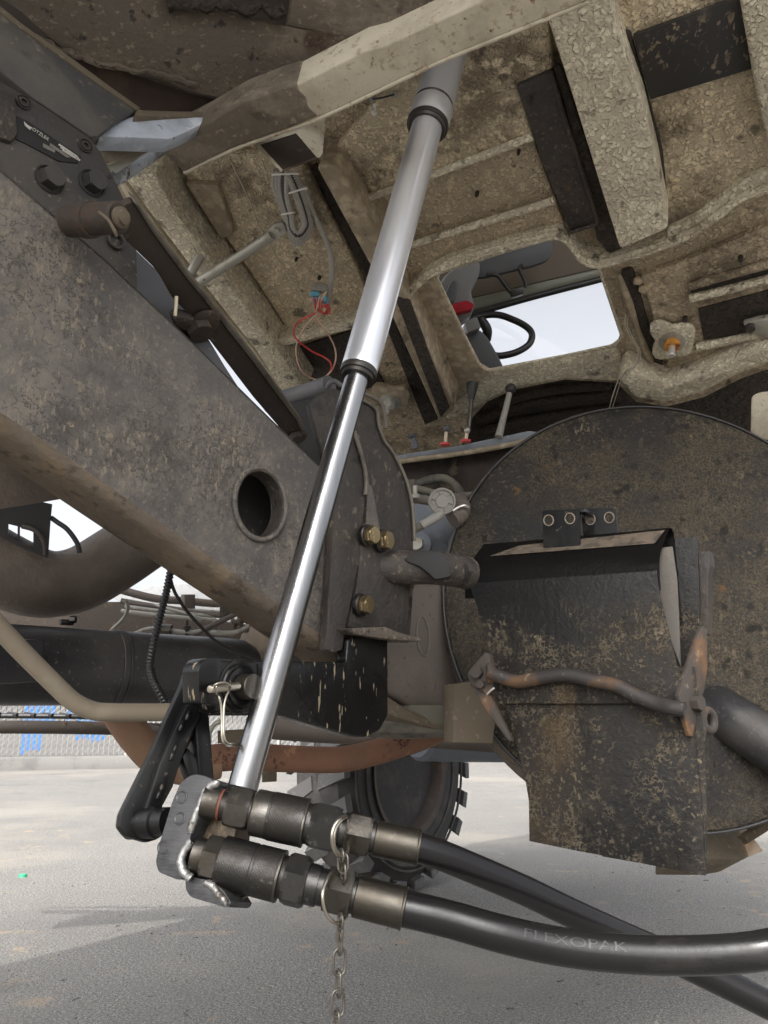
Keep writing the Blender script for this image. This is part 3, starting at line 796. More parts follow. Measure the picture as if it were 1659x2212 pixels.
# galvanised stay
stay = thing('support_stay', 'galvanised tube stay with flattened bolted end under the raised floor', 'stay', cabp(500, 560, .03))
tube('stay_tube', [cabp(395, 632, .14), cabp(480, 578, .09), cabp(560, 526, .05), cabp(588, 506, .04)], [.0135, .0135, .0135, .015], m_galv, stay, n=4)
plate('stay_eye', CAB, round_poly([(568, 510), (592, 484), (612, 482), (620, 500), (606, 512), (582, 530)], 5), m_galv, stay, th=.008, h=.045, bev=.002)
hexnut('stay_bolt', cabp(599, 496, .045), NC, 0, .008, .009, m_galv, stay)
tube('short_stay', [cabp(398, 620, .12), cabp(422, 572, .07), cabp(444, 536, .02)], .0125, m_galv, stay, n=3)
seam = [cabp(x + random.uniform(-2, 2), y, -.035) for x, y in ((500, 350), (520, 395), (540, 440), (556, 480), (575, 520), (598, 560), (625, 600), (650, 630), (665, 662))]
for x, y in ((806, 214), (852, 204)):
    lathe('body_screw', cabp(x, y, -.02), NC, [(-.003, .008), (.002, .008), (.006, .005), (.012, .003)], m_galv, cab, seg=12)
tube('body_wire', [cabp(806, 214, -.012), cabp(822, 212, -.004), (cabp(852, 204, -.012))], .002, m_plastic, cab, seg=6)
tube('wire_plug', [cabp(808, 224, -.012), cabp(809, 234, -.008), cabp(806, 242, .0), cabp(812, 248, .004)], [.003, .004, .006, .004], m_wht, cab, seg=8)
for x, y, s_ in ((430, 560, .006), (690, 600, .005), (640, 560, .004), (960, 260, .005), (1030, 420, .005), (1120, 330, .004), (1500, 300, .005), (1560, 180, .005), (1470, 400, .004), (1600, 560, .006), (1480, 690, .006)):
    lathe('drain_grommet', cabp(x, y, -.03), NC, [(-.02, s_), (.004, s_), (.008, s_*.6)], m_uc_dk, cab, seg=12)
tag(tube('sealant_bead', seam, [random.uniform(.001, .003) for _ in seam], M('pale_sealant', (.62, .56, .42), .6), None, seg=6), 'thin pale line of sealant along the left floor panel above the plug', 'sealant')
res = thing('washer_bottle', 'pale rounded plastic bottle at the right edge above the round shield', 'bottle', pt(1690, 880, 2.15))
rp = face_cam(1690, 880, 2.1, -.3)
plate('bottle_body', rp, round_poly([(1622, 856), (1640, 847), (1780, 835), (1780, 960), (1640, 950), (1620, 940)], 12), m_cream, res, th=.12, bev=.02, seg=3)

# ================================================================ CHASSIS RAIL
DR = (RT*2119 + UP*-1964 + FW*1726).normalized()
RAIL = Pl(pt(0, 640, 1.0), DR.cross(V((0, 0, 1))))
if RAIL.n.dot(RAIL.o - CAM) > 0: RAIL.n = -RAIL.n
rail = thing('chassis_rail', 'big weathered dark frame rail sloping across the left side with a flanged round hole', 'frame rail', RAIL.hit(500, 1000, -.05))
RW = [(-260, 110), (0, 372), (220, 560), (420, 748), (600, 925), (690, 1010), (735, 1060), (760, 1200), (752, 1412), (700, 1378), (540, 1262), (300, 1096), (150, 990), (0, 890), (-260, 700)]
hole_r = oval(562, 1088, 52, 75, 32, -.10)
bm = bmesh.new()
fr = [RAIL.hit(x, y) for x, y in RW]
inw = -RAIL.n
h_f = [RAIL.hit(x, y) for x, y in hole_r]
prism(bm, fr, [p + inw*.006 for p in fr], [(h_f, [p + inw*.006 for p in h_f])])
link('web', bm, m_rail, rail)
# lower flange: a rounded turn and a flat running inwards
def flange(nm, edge, prof, mat):
    bm = bmesh.new()
    rows = []
    for x, y in edge:
        p = RAIL.hit(x, y)
        dn = (V((0, 0, -1)) - DR*V((0, 0, -1)).dot(DR)).normalized()
        rows.append([bm.verts.new(p + dn*a + inw*b) for a, b in prof])
    for A, B in zip(rows, rows[1:]):
        for k in range(len(prof)-1): bm.faces.new((A[k], A[k+1], B[k+1], B[k]))
    bmesh.ops.solidify(bm, geom=bm.faces[:], thickness=.005)
    return link(nm, bm, mat, rail, sharp=60)
low = [(-260, 700), (0, 890), (150, 990), (300, 1096), (540, 1262), (700, 1378), (752, 1412)]
flange('lower_flange', low, [(0, 0), (.004, .0005), (.010, .003), (.0145, .0075), (.017, .014), (.0175, .022), (.0175, .085)], m_flange)
flange('upper_flange', [(-260, 110), (0, 372), (220, 560), (420, 748), (600, 925), (690, 1010), (735, 1060)], [(0, 0), (-.003, .0005), (-.006, .003), (-.008, .008), (-.008, .06)], m_rail)
tube('hole_flange', [RAIL.hit(x, y, .003) for x, y in oval(562, 1088, 55, 78, 32, -.10)], .0042, m_rail, rail, seg=10, n=2, closed=True)
bm = bmesh.new()
a = [RAIL.hit(x, y, .004) for x, y in hole_r]
for i in range(len(a)):
    j = (i+1) % len(a)
    q = [a[i], a[j], a[j] + inw*.03, a[i] + inw*.03]
    bm.faces.new([bm.verts.new(p) for p in q])
bmesh.ops.remove_doubles(bm, verts=bm.verts, dist=1e-5)
bmesh.ops.solidify(bm, geom=bm.faces[:], thickness=.003)
link('hole_collar', bm, m_dark, rail)
plate('inner_web', RAIL, RW, m_dark, rail, th=.004, h=-.085, bev=0)

# ---- bracket at the end of the rail
brk = thing('frame_end_bracket', 'dark curved mounting bracket bolted at the end of the frame rail behind the cylinder', 'bracket', pt(790, 1150, 1.42))
STR = pl3((720, 1200, 1.30), (780, 1200, 1.34), (720, 1400, 1.26))
plate('strap', STR, [(765, 930), (783, 984), (793, 1034), (789, 1090), (784, 1135), (778, 1203), (766, 1270), (750, 1345), (741, 1404), (722, 1411), (704, 1403), (708, 1330), (713, 1253), (720, 1130), (726, 1020), (740, 930)], m_crust if False else m_dark, brk, th=.02, bev=.004)
tube('strap_lip', [STR.hit(x, y, .004) for x, y in ((764, 930), (781, 984), (791, 1034), (789, 1070))], .004, m_barpale, brk, seg=8)
GRD = pl3((700, 1000, 1.40), (880, 1100, 1.50), (760, 1380, 1.38))
plate('guard_plate', GRD, [(668, 874), (690, 852), (722, 838), (785, 864), (813, 886), (818, 918), (830, 951), (848, 976), (865, 1008), (880, 1046), (890, 1096), (894, 1168), (892, 1300), (886, 1388), (764, 1388), (752, 1000), (705, 1010)], m_dark, brk, th=.014, bev=.003)
tube('plate_edge', [GRD.hit(x, y, .003) for x, y in ((784, 864), (813, 885), (818, 918), (830, 951), (848, 976), (865, 1008), (880, 1046), (891, 1096), (895, 1168))], .0035, m_barpale, brk, seg=8)
tube('plate_edge', [GRD.hit(x, y, -.03) for x, y in ((786, 850), (812, 862), (826, 880), (832, 905), (833, 926))], .0045, m_barpale, brk, seg=8)
plate('gusset', GRD, [(793, 1040), (806, 1050), (830, 1180), (790, 1180)], m_rail, brk, th=.03, h=.03, bev=.004)
BX = pl3((770, 1200, 1.33), (880, 1240, 1.42), (770, 1370, 1.31))
plate('bolt_box', BX, [(786, 1128), (838, 1150), (842, 1190), (890, 1240), (880, 1388), (835, 1356), (752, 1358), (772, 1260)], m_dark, brk, th=.06, bev=.005)
plate('shelf_plate', BX, [(751, 1358), (834, 1354), (862, 1366), (910, 1379), (908, 1386), (845, 1382), (762, 1369)], m_crust, brk, th=.05, h=.03, bev=.002)
for x, y, r, rot in ((797, 1157, .0155, .2), (827, 1168, .0165, .5), (783, 1307, .0155, .35)):
    ax = (BX.n + RT*.35).normalized() if x != 797 else (BX.n + RT*.1).normalized()
    o = BX.hit(x-4, y, .004)
    bo = hexnut('hex_bolt', o, ax, .004, .018, r, m_zincbolt, brk, rot=rot)
    lathe('washer', o, ax, [(-.004, r*1.22), (.003, r*1.22), (.005, r*1.1)], m_steel_dk, bo)
    lp = Pl(o + ax*.0185, ax)
    sz = 5.2
    dx = 3.5
    letters('grade_mark', '8FC', lp, x+dx-3, y+10, x+dx-5, y-8, sz, m_bolt_text, bo)
    letters('grade_mark', '10.9', lp, x+dx+9, y+11, x+dx+6, y-9, sz, m_bolt_text, bo)
st = tube('stub_tube', [(775, 1228, 1.40), (840, 1226, 1.40), (930, 1226, 1.41), (975, 1231, 1.44), (1009, 1238, 1.47)], .030, m_dark, brk, seg=20)
plate('bare_paint_patch', face_cam(925, 1225, 1.366, 0, .3), round_poly([(872, 1206), (900, 1192), (950, 1190), (968, 1204), (975, 1245), (940, 1252), (928, 1240), (905, 1222), (880, 1214)], 8), m_black, st, th=.012, bev=.004)
plate('stub_web', BX, [(792, 1225), (900, 1252), (890, 1290), (786, 1290)], m_crust, brk, th=.05, h=-.004, bev=.004)
tag(tube('angle_rail', [(575, 872, 1.95), (640, 856, 1.92), (712, 832, 1.86)], .0235, m_greyplate, None, seg=16), 'short blue grey rounded rail behind the flat bar beside the cylinder', 'rail')
rl = thing('angle_bracket', 'dark bracket with rolled lip under the blue grey rail beside the cylinder', 'bracket', pt(650, 930, 1.9))
plate('bracket_web', pl3((600, 930, 1.9), (690, 930, 1.86), (640, 980, 1.88)), [(598, 880), (715, 846), (735, 850), (730, 930), (735, 1060), (690, 1060), (660, 1000), (630, 965), (600, 930)], m_black, rl, th=.02)
tube('rolled_lip', [(707, 838, 1.84), (712, 828, 1.83), (722, 823, 1.83), (734, 830, 1.83), (745, 836, 1.83)], .006, m_greyplate, rl, seg=8)

# ================================================================ LEFT WINCH PLATE
WP = Pl(RAIL.o - RAIL.n*.035, RAIL.n)
win = thing('winch_end_plate', 'black dusty end plate with hex bolts and a worn white nameplate above the frame rail', 'winch plate', WP.hit(120, 350))
plate('end_plate', WP, [(-200, 40), (-60, 128), (0, 172), (70, 212), (102, 232), (195, 295), (222, 330), (247, 380), (272, 432), (297, 500), (300, 640), (100, 470), (-60, 360), (-200, 250)], m_crust if False else M('dusty_black_casting', (.042, .038, .036), .55, layers=[(5, .48, .66, (.085, .074, .062), {'det': 9, 'r': .8}), (75, .60, .67, (.24, .205, .155), {'st': (.6, 1, 1), 'r': .95, 'mask': (5, .4, .55)}), (18, .66, .72, (.2, .16, .1), {'r': .9})], bump=[('noise', 110, .0015)]), win, th=.03, bev=.006)
plate('cover_panel', WP, [(-80, 135), (0, 186), (36, 206), (40, 290), (26, 306), (-80, 270)], m_dark, win, th=.02, h=.008, bev=.005)
for x, y in ((50, 222), (184, 316)):
    o = WP.hit(x, y, .0)
    s = lathe('socket_screw', o, WP.n, [(-.004, .0105), (.003, .0105), (.0036, .0095), (.001, .0085), (.001, .0072), (.0035, .0068), (.0035, .0042), (-.002, .004)], m_dark, win, seg=24)
nm = plate('nameplate', WP, [(36, 250), (62, 262), (176, 338), (168, 352), (128, 348), (60, 312), (34, 300)], m_black, win, th=.003, h=.002, bev=.0008)
letters('nameplate_letters', 'OTZLER', Pl(WP.o + WP.n*.0022, WP.n), 69, 281, 104, 305, 8.5, m_letter, nm)
plate('nameplate_mark', WP, [(52, 262), (60, 270), (70, 276), (66, 281), (54, 271)], m_letter, nm, th=.001, h=.0032, bev=0)
plate('nameplate_field', WP, [(93, 309), (120, 324), (118, 330), (93, 318)], m_platew, nm, th=.001, h=.0032, bev=0)
plate('nameplate_field', WP, [(109, 309), (154, 340), (144, 340), (107, 315)], m_platew, nm, th=.001, h=.0034, bev=0)
for k in range(3):
    plate('nameplate_line', WP, [(128+k*4, 310+k*6), (168+k*3, 337+k*4), (166+k*3, 340+k*4), (126+k*4, 313+k*6)], m_letter, nm, th=.0008, h=.003, bev=0)
for x, y in ((112, 386), (204, 394)):
    o = WP.hit(x-5, y+2, 0)
    hb = hexnut('hex_bolt', o, WP.n + RT*.25, -.004, .016, .0165, bpy.data.materials['dusty_black_casting'], win, rot=.3)
    lathe('washer_recess', o, WP.n, [(-.004, .021), (.0015, .021), (.0025, .0185), (-.002, .0175)], m_black, hb, seg=24)
lathe('plate_hole', WP.hit(237, 382, 0), WP.n, [(-.002, .0035), (.0008, .0035)], m_black, win, seg=14)
pin = thing('bar_pivot_pin', 'dark rusty pivot pin with washer and cotter holding the flat bar at the winch plate', 'pivot pin', pt(210, 475, 1.05))
A, B = pt(150, 478, 1.06), pt(258, 470, 1.02)
ax = (B-A).normalized()
ln = (B-A).length
lathe('pin_body', A, ax, [(0, .021), (ln*.3, .021), (ln*.32, .0235), (ln*.47, .0235), (ln*.48, .0205), (ln*.97, .0205), (ln, .018)], m_barrust, pin, seg=24)
lathe('pin_washer', pt(258, 470, 1.016), ax, [(0, .0135), (.004, .0135), (.006, .0095), (.010, .009), (.011, .006)], m_tanblock, pin, seg=20)
tube('cotter', [pt(214, 459, .995), pt(226, 468, .99), pt(236, 478, .99), pt(247, 498, .99), pt(252, 510, .995)], .0022, m_tanblock, pin, seg=8)
lathe('slot_boss', WP.hit(250, 520, .004), WP.n, [(-.01, .013), (.003, .013), (.003, .010), (-.006, .009)], m_dark, win, seg=20)

# ================================================================ FLAT BAR
BAR = pl3((290, 500, 1.10), (332, 506, 1.12), (640, 945, 1.78))
bar = thing('linkage_bar', 'long rusty dark flat bar running from the pivot pin down to the frame end', 'bar', BAR.hit(460, 720))
plate('bar_face', BAR, [(252, 470), (266, 444), (286, 436), (300, 452), (332, 506), (399, 597), (476, 693), (548, 784), (596, 849), (640, 908), (655, 930), (652, 950), (640, 962), (628, 952), (548, 859), (452, 734), (404, 676), (372, 643), (346, 597), (332, 578), (274, 522)], m_barrust, bar, th=.012, bev=.002)
plate('bar_edge', BAR, [(286, 434), (304, 446), (340, 500), (407, 590), (484, 686), (556, 777), (604, 842), (650, 905), (660, 928), (655, 940), (640, 908), (596, 849), (548, 784), (476, 693), (399, 597), (332, 506), (298, 452)], m_barpale, bar, th=.022, h=.004, bev=.002)
c0 = BAR.hit(425, 702, .004)
cl = hexnut('clamp_nut', c0, BAR.n, 0, .022, .022, m_barrust, bar, rot=.2)
lathe('clamp_washer', BAR.hit(440, 694, .004), BAR.n, [(0, .026), (.006, .026), (.008, .022)], m_barrust, bar, seg=18)
plate('clamp_tab', BAR, [(374, 690), (392, 684), (420, 690), (430, 716), (402, 718), (380, 708)], m_dark, bar, th=.02, h=.012, bev=.003)
tube('clamp_wire', [BAR.hit(434, 712, .012), BAR.hit(450, 727, .012), BAR.hit(462, 738, .01)], .003, m_barrust, bar, seg=6)
lathe('bar_end_boss', BAR.hit(640, 944, .0), BAR.n, [(-.02, .024), (.006, .024), (.009, .02)], m_barrust, bar, seg=20)
hexnut('bar_end_bolt', BAR.hit(634, 940, .006), BAR.n, 0, .014, .015, m_barrust, bar)

GP = Pl(RAIL.o - RAIL.n*.10, RAIL.n)
gp = plate('inner_panel', GP, [(170, 430), (250, 498), (346, 590), (404, 668), (446, 724), (485, 789), (520, 843), (500, 880), (300, 760), (100, 520)], m_greyplate, None, th=.006)
tag(gp, 'flat slate grey panel between the frame rail and the flat bar', 'panel')
tube_w = tag(tube('ivory_strap', [(381, 640, 1.21), (380, 660, 1.21), (378, 683, 1.21)], .0028, m_ivory, None, seg=8), 'short ivory wire hanging beside the flat bar over the slate panel', 'wire')

# ================================================================ TOP LEFT SUBFRAME
sub = thing('subframe', 'dark brown dirt crusted beams of the body subframe at the top left', 'subframe', pt(350, 120, 1.35))
SB = pl3((0, 0, 1.30), (780, 90, 1.45), (420, 200, 1.42))
plate('upper_plate', SB, [(620, 55), (640, -60), (1300, -60), (1200, -20), (1050, 2), (830, 97), (780, 104), (780, 88), (700, 72)], m_soil, sub, th=.03, h=-.05, bev=.004)
plate('cavity_shade_sheet', SB, [(-150, -150), (1250, -150), (1050, 10), (830, 110), (520, 230), (460, 270), (330, 300), (200, 300), (-150, 300)], m_barrust, sub, th=.01, h=-.16)  # dark sheet stands in for the shaded cavity behind the beams
plate('main_beam', SB, [(-80, -60), (200, -60), (380, 0), (560, 42), (660, 64), (785, 84), (786, 106), (640, 182), (600, 190), (525, 220), (470, 212), (415, 200), (360, 176), (300, 157), (255, 150), (215, 142), (150, 115), (90, 66), (40, 20)], m_crust, sub, th=.03, bev=.006)
lump = []
for i in range(26):
    t = i/25
    lump.append(SB.hit(80 + 345*t + random.uniform(-4, 4), 78 + 118*t + 14*math.sin(t*5) + random.uniform(-4, 4), .004))
tube('dirt_crust', lump, [random.uniform(.003, .007) for _ in lump], m_crust, sub, seg=7, n=3)
plate('rust_panel', SB, [(95, 80), (150, 84), (225, 140), (300, 165), (420, 205), (525, 226), (520, 240), (300, 240), (200, 170)], M('red_brown_rust', (.045, .03, .024), .9, layers=[(9, .5, .66, (.08, .052, .038), {'det': 9})], bump=[('noise', 60, .004)]), sub, th=.01, h=-.03)
lum2 = [SB.hit(360+i*17+random.uniform(-5, 5), 4+random.uniform(-9, 9)+i*1.2, .012) for i in range(16)]
tube('dirt_crust', lum2, [random.uniform(.005, .016) for _ in lum2], m_uc_dk, sub, seg=7, n=3)
LB = pl3((0, 100, 1.12), (150, 200, 1.20), (280, 240, 1.30))
leg = thing('cranked_beam', 'dark grey cranked beam with tan dusty edge and a worn end painted pale blue as if reflecting sky at the top left', 'beam', LB.hit(150, 170))
plate('beam_face', LB, [(-160, -140), (0, 14), (40, 50), (90, 88), (130, 113), (180, 152), (226, 184), (300, 237), (255, 262), (214, 294), (198, 296), (150, 263), (70, 210), (0, 152), (-160, 40)], m_gbeam, leg, th=.05, bev=.004)
plate('dusty_edge', LB, [(0, 10), (46, 48), (98, 86), (134, 108), (188, 148), (234, 182), (306, 233), (300, 241), (226, 190), (178, 156), (90, 92), (36, 54), (-6, 20)], m_tanblock, leg, th=.03, h=.003, bev=.003)
plate('worn_end_face', pl3((215, 294, 1.245), (455, 252, 1.42), (365, 300, 1.33)), [(214, 294), (252, 264), (292, 248), (380, 249), (458, 253), (440, 266), (402, 285), (366, 300), (300, 297)], m_painted, leg, th=.03, bev=.003)
plate('dusty_edge', pl3((300, 240, 1.31), (470, 240, 1.45), (380, 252, 1.36)), [(296, 236), (380, 239), (478, 241), (458, 254), (380, 251), (290, 249)], m_tanblock, leg, th=.03, bev=.003)
plate('inner_bracket', pl3((205, 298, 1.27), (330, 300, 1.36), (240, 350, 1.30)), [(200, 298), (330, 300), (345, 316), (300, 338), (238, 352)], m_soil, leg, th=.02)
chn = thing('pale_channel', 'short shiny pale metal channel poking out beneath the cranked beam', 'channel', pt(290, 350, 1.4))
tube('channel_roll', [(215, 404, 1.36), (262, 378, 1.40), (300, 352, 1.44), (352, 318, 1.5)], .0125, m_painted, chn, seg=16)
plate('channel_lip', pl3((235, 356, 1.34), (335, 315, 1.43), (262, 376, 1.36)), [(232, 358), (330, 314), (340, 318), (300, 342), (252, 374)], m_galv, chn, th=.004)

# cream crossmember
CB = pl3((400, 300, 1.42), (1100, 20, 1.18), (700, 215, 1.33))
cbm = thing('cream_crossmember', 'long cream box crossmember, soiled brown at its lower left end, crossing above the cylinder', 'crossmember', CB.hit(800, 150))
plate('beam', CB, [(600, 196), (640, 182), (786, 108), (830, 97), (1050, -5), (1150, -60), (1430, -75), (1270, 4), (1000, 112), (900, 156), (700, 250), (640, 272)], m_cream, cbm, th=.07, bev=.005, seg=3)
plate('soiled_end', CB, [(336, 316), (365, 306), (440, 268), (520, 222), (600, 192), (642, 180), (648, 196), (662, 210), (668, 232), (690, 252), (600, 286), (500, 322), (398, 373), (372, 350)], m_soil, cbm, th=.072, h=.0015, bev=.005, seg=3)
tube('beam_seam', [CB.hit(x, y, -.002) for x, y in ((398, 373), (500, 324), (600, 288), (700, 251), (900, 157), (1000, 113), (1270, 5))], .0035, m_cream, cbm, seg=8)
sq = thing('square_tube', 'open ended cream square tube standing below the crossmember', 'square tube', pt(620, 330, 1.5))
o4 = [pt(550, 313, 1.46), pt(641, 284, 1.52), pt(690, 341, 1.50), pt(608, 372, 1.44)]
cen = sum(o4, V((0, 0, 0)))/4
nrm = (o4[1]-o4[0]).cross(o4[3]-o4[0]).normalized()
if nrm.z < 0: nrm = -nrm
ex1 = pt(704, 243, 1.66) - o4[1]
bm = bmesh.new()
i4 = [p + (cen-p)*.09 for p in o4]
far = [o4[0] + ex1, o4[1] + ex1, pt(697, 332, 1.56), o4[3] + ex1*.35]
fin = [i4[0] + ex1*.9, i4[1] + ex1*.9, i4[2] + (far[2]-o4[2])*.9, i4[3] + ex1*.3]
for q in range(4):
    r_ = (q+1) % 4
    prism(bm, [o4[q], o4[r_], i4[r_], i4[q]], [far[q], far[r_], fin[r_], fin[q]])
link('tube_wall', bm, m_cream, sq)
bm = bmesh.new()
prism(bm, [p.lerp(q, .06) for p, q in zip(i4, fin)], [p.lerp(q, .12) for p, q in zip(i4, fin)])
link('tube_shade_plug', bm, m_barrust, sq)  # dark sheet near the mouth stands in for the shaded tube interior
bm = bmesh.new()
prism(bm, [o4[q].lerp(far[q], -.004) for q in (3, 2)] + [i4[q].lerp(fin[q], -.004) for q in (2, 3)], [o4[q].lerp(far[q], .03) for q in (3, 2)] + [i4[q].lerp(fin[q], .03) for q in (2, 3)])
link('rusty_rim', bm, m_tanblock, sq)

# ================================================================ LEFT LOWER: duct, tank, pipes
PLT = pl3((0, 1000, 1.35), (160, 1070, 1.42), (0, 1090, 1.36))
tag(plate('inner_beam', PLT, [(-200, 800), (60, 960), (120, 1020), (174, 1071), (88, 1086), (0, 1100), (-200, 1130)], m_duct, None, th=.06), 'dull brown beam inside the frame rail at the left edge', 'beam')
fb = thing('bracket_frame', 'black bracket with square openings and looped pipes against the sky at the left edge', 'bracket', pt(60, 1130, 1.75))
fp = face_cam(60, 1130, 1.75)
plate('bracket_plate', fp, [(-60, 1080), (90, 1084), (113, 1089), (109, 1130), (104, 1205), (40, 1200), (-60, 1170)], m_plastic, fb, th=.03, bev=.003, holes=[[(18, 1132), (38, 1137), (38, 1168), (18, 1160)], [(43, 1139), (72, 1144), (72, 1188), (43, 1172)]])
tube('pipe_loop', [(110, 1118, 1.78), (124, 1128, 1.78), (146, 1144, 1.78), (166, 1172, 1.78), (172, 1195, 1.78)], .0055, m_plastic, fb, seg=10)
tube('pipe_loop', [(48, 1137, 1.74), (72, 1144, 1.74), (88, 1158, 1.74), (97, 1178, 1.74), (98, 1200, 1.74)], .0052, m_dark, fb, seg=10)
tag(tube('exhaust_duct', [(-150, 1150, 1.75), (-60, 1196, 1.76), (10, 1232, 1.78), (75, 1257, 1.80), (128, 1261, 1.83), (185, 1245, 1.87), (260, 1200, 1.93), (340, 1148, 2.0), (440, 1090, 2.08)], [.085, .085, .083, .079, .075, .076, .078, .078, .078], m_duct, None, seg=28), 'large dull brown bent duct sagging below the frame rail at left', 'duct')
tank = thing('air_tank', 'long black cylindrical air tank with band clamps lying under the duct', 'air tank', pt(240, 1440, 1.8))
TA, TB = pt(-160, 1430, 1.52), pt(545, 1452, 1.95)
tax = TB-TA
tl = tax.length
lathe('tank_shell', TA, tax, [(0, .08), (tl*.2, .081), (tl*.9, .078), (tl*.95, .076), (tl*.985, .065), (tl, .04)], m_tank, tank, seg=40)
for f in (.505, .525):
    lathe('band_clamp', TA + tax*f, tax, [(0, .0815), (.001, .0825), (.012, .0825), (.013, .0815)] if f < .51 else [(0, .0812), (.001, .0818), (.004, .0818), (.005, .0812)], m_tank, tank, seg=40)
cb = pt(145, 1344, 1.72)
tube('clamp_screw', [pt(130, 1344, 1.70), pt(158, 1345, 1.72)], .0065, m_tank, tank, seg=8, n=1)
hexnut('clamp_bolt', pt(152, 1338, 1.71), RT, 0, .012, .008, m_steel_dk, tank)
plate('tank_saddle', pl3((0, 1390, 1.46), (95, 1390, 1.53), (50, 1478, 1.49)), round_poly([(-100, 1384), (78, 1381), (97, 1388), (98, 1472), (-100, 1484)], 8), m_tank, tank, th=.02, bev=.004)
elb = thing('ribbed_elbow', 'dusty brown ribbed elbow pipe at the right end of the black tank', 'elbow', pt(560, 1410, 2.0))
corr('elbow_pipe', [(500, 1450, 2.05), (530, 1432, 2.06), (565, 1405, 2.07), (600, 1372, 2.08), (650, 1325, 2.12)], .062, m_flange, elb, pitch=.034, amp=.1, seg=24)
tag(tube('bent_pipe', [(-120, 1222, 1.12), (-50, 1302, 1.16), (40, 1400, 1.21), (112, 1472, 1.25), (158, 1515, 1.275), (200, 1535, 1.295), (240, 1539, 1.31), (300, 1539, 1.34), (400, 1538, 1.39)], .0148, m_pale, None, seg=18, n=8), 'beige painted bent pipe in front of the black tank', 'pipe')
cdt = thing('black_conduit', 'black ribbed conduit hanging past the tank with a thin cable', 'conduit', pt(350, 1350, 1.45))
corr('conduit', [(372, 1215, 1.48), (367, 1242, 1.47), (357, 1290, 1.46), (345, 1335, 1.45), (332, 1390, 1.44), (325, 1435, 1.44), (330, 1465, 1.43), (343, 1492, 1.42), (358, 1520, 1.42)], .0068, m_conduit_dk, cdt, pitch=.0065)
tube('cable', [(368, 1250, 1.47), (378, 1280, 1.47), (402, 1318, 1.48), (432, 1352, 1.5), (470, 1388, 1.52), (510, 1408, 1.54), (560, 1424, 1.56)], .0032, m_plastic, cdt, seg=8)
# bundle of lines behind
lines = thing('pipe_bundle', 'bundle of thin grey brake pipes with unions above the black tank', 'pipes', pt(400, 1330, 2.3))
for P, r in (([(240, 1268, 2.4), (330, 1292, 2.42), (400, 1298, 2.45), (470, 1304, 2.5), (490, 1296, 2.5)], .012),
             ([(262, 1298, 2.3), (320, 1308, 2.3), (403, 1320, 2.3), (480, 1330, 2.3)], .0085),
             ([(270, 1310, 2.28), (360, 1322, 2.28), (468, 1332, 2.3)], .006),
             ([(262, 1320, 2.26), (350, 1330, 2.26), (466, 1340, 2.28)], .0065),
             ([(330, 1306, 2.3), (400, 1324, 2.27), (440, 1338, 2.27)], .004),
             ([(405, 1318, 2.3), (440, 1319, 2.3), (480, 1322, 2.3)], .004),
             ([(390, 1384, 2.1), (415, 1374, 2.1), (460, 1350, 2.1), (520, 1322, 2.1), (560, 1302, 2.1)], .007),
             ([(440, 1362, 2.15), (470, 1367, 2.12), (510, 1366, 2.1), (535, 1354, 2.1), (550, 1338, 2.1)], .0065),
             ([(290, 1370, 2.1), (315, 1360, 2.1), (345, 1358, 2.1), (400, 1366, 2.1), (440, 1362, 2.1), (470, 1352, 2.12)], .006),
             ([(270, 1296, 2.1), (276, 1310, 2.1), (268, 1334, 2.1), (240, 1362, 2.1)], .005)):
    tube('pipe', P, r, m_greyp if r < .0068 else m_gear, lines, seg=10)
hexnut('union_nut', pt(346, 1358, 2.1), pt(372, 1360, 2.1)-pt(346, 1358, 2.1), 0, .03, .014, m_bronze, lines)
hexnut('union_nut', pt(478, 1322, 2.24), RT, 0, .03, .016, m_bronze, lines)
lathe('tee_stud', pt(404, 1376, 2.1), UP, [(0, .006), (.02, .006), (.022, .010), (.03, .010), (.03, .004), (.045, .004)], m_dark, lines, seg=10)
plate('pipe_clip', face_cam(485, 1322, 2.22), [(475, 1303), (494, 1303), (496, 1320), (486, 1345), (474, 1343)], m_dark, lines, th=.02)
plate('junction_block', face_cam(411, 1298, 2.35, .4), [(398, 1284), (422, 1284), (422, 1318), (400, 1318)], m_gear, lines, th=.03)
corr('coil_spring', [(500, 1348, 2.2), (530, 1338, 2.2), (560, 1325, 2.2)], .012, m_crust, lines, pitch=.018, amp=.6)
bgp = thing('dark_inner_frame', 'dark far frame member behind the pipes and tank', 'frame', pt(250, 1340, 2.6))
plate('far_web', face_cam(250, 1360, 2.6), [(-300, 1290), (120, 1300), (300, 1300), (500, 1345), (640, 1360), (640, 1440), (-300, 1440)], m_barrust, bgp, th=.05)
plate('far_panel', face_cam(400, 1290, 3.4), [(240, 1288), (330, 1266), (436, 1258), (520, 1256), (700, 1330), (600, 1400), (300, 1330)], m_greyplate if False else M('pale_grey_panel', (.33, .34, .35), .6, layers=[(30, .5, .7, (.25, .26, .27)), (90, .62, .7, (.5, .5, .5))]), bgp, th=.05)

# step rail far left
stp = thing('side_step', 'dark tubular side step with tread rungs below the black tank', 'step', pt(150, 1560, 2.8))
tube('step_tube', [(-200, 1546, 2.8), (100, 1547, 2.8), (400, 1553, 2.8)], .009, m_tank, stp, seg=10)
tube('step_tube', [(-200, 1571, 2.75), (100, 1571, 2.75), (300, 1575, 2.8), (420, 1579, 2.8)], .022, m_barrust, stp, seg=14)
for k in range(12):
    x = -60 + k*38
    tube('step_rung', [(x, 1541+k*.6, 2.82), (x+22, 1544+k*.6, 2.79)], .008, m_tank, stp, seg=8, n=1)
plate('step_clip', face_cam(190, 1562, 2.7), [(160, 1555), (186, 1560), (202, 1564), (200, 1572), (186, 1568)], m_tanblock, stp, th=.02)
lathe('step_bolt', pt(140, 1564, 2.68), -FW, [(0, .008), (.01, .008), (.012, .005)], m_tanblock, stp, seg=10)

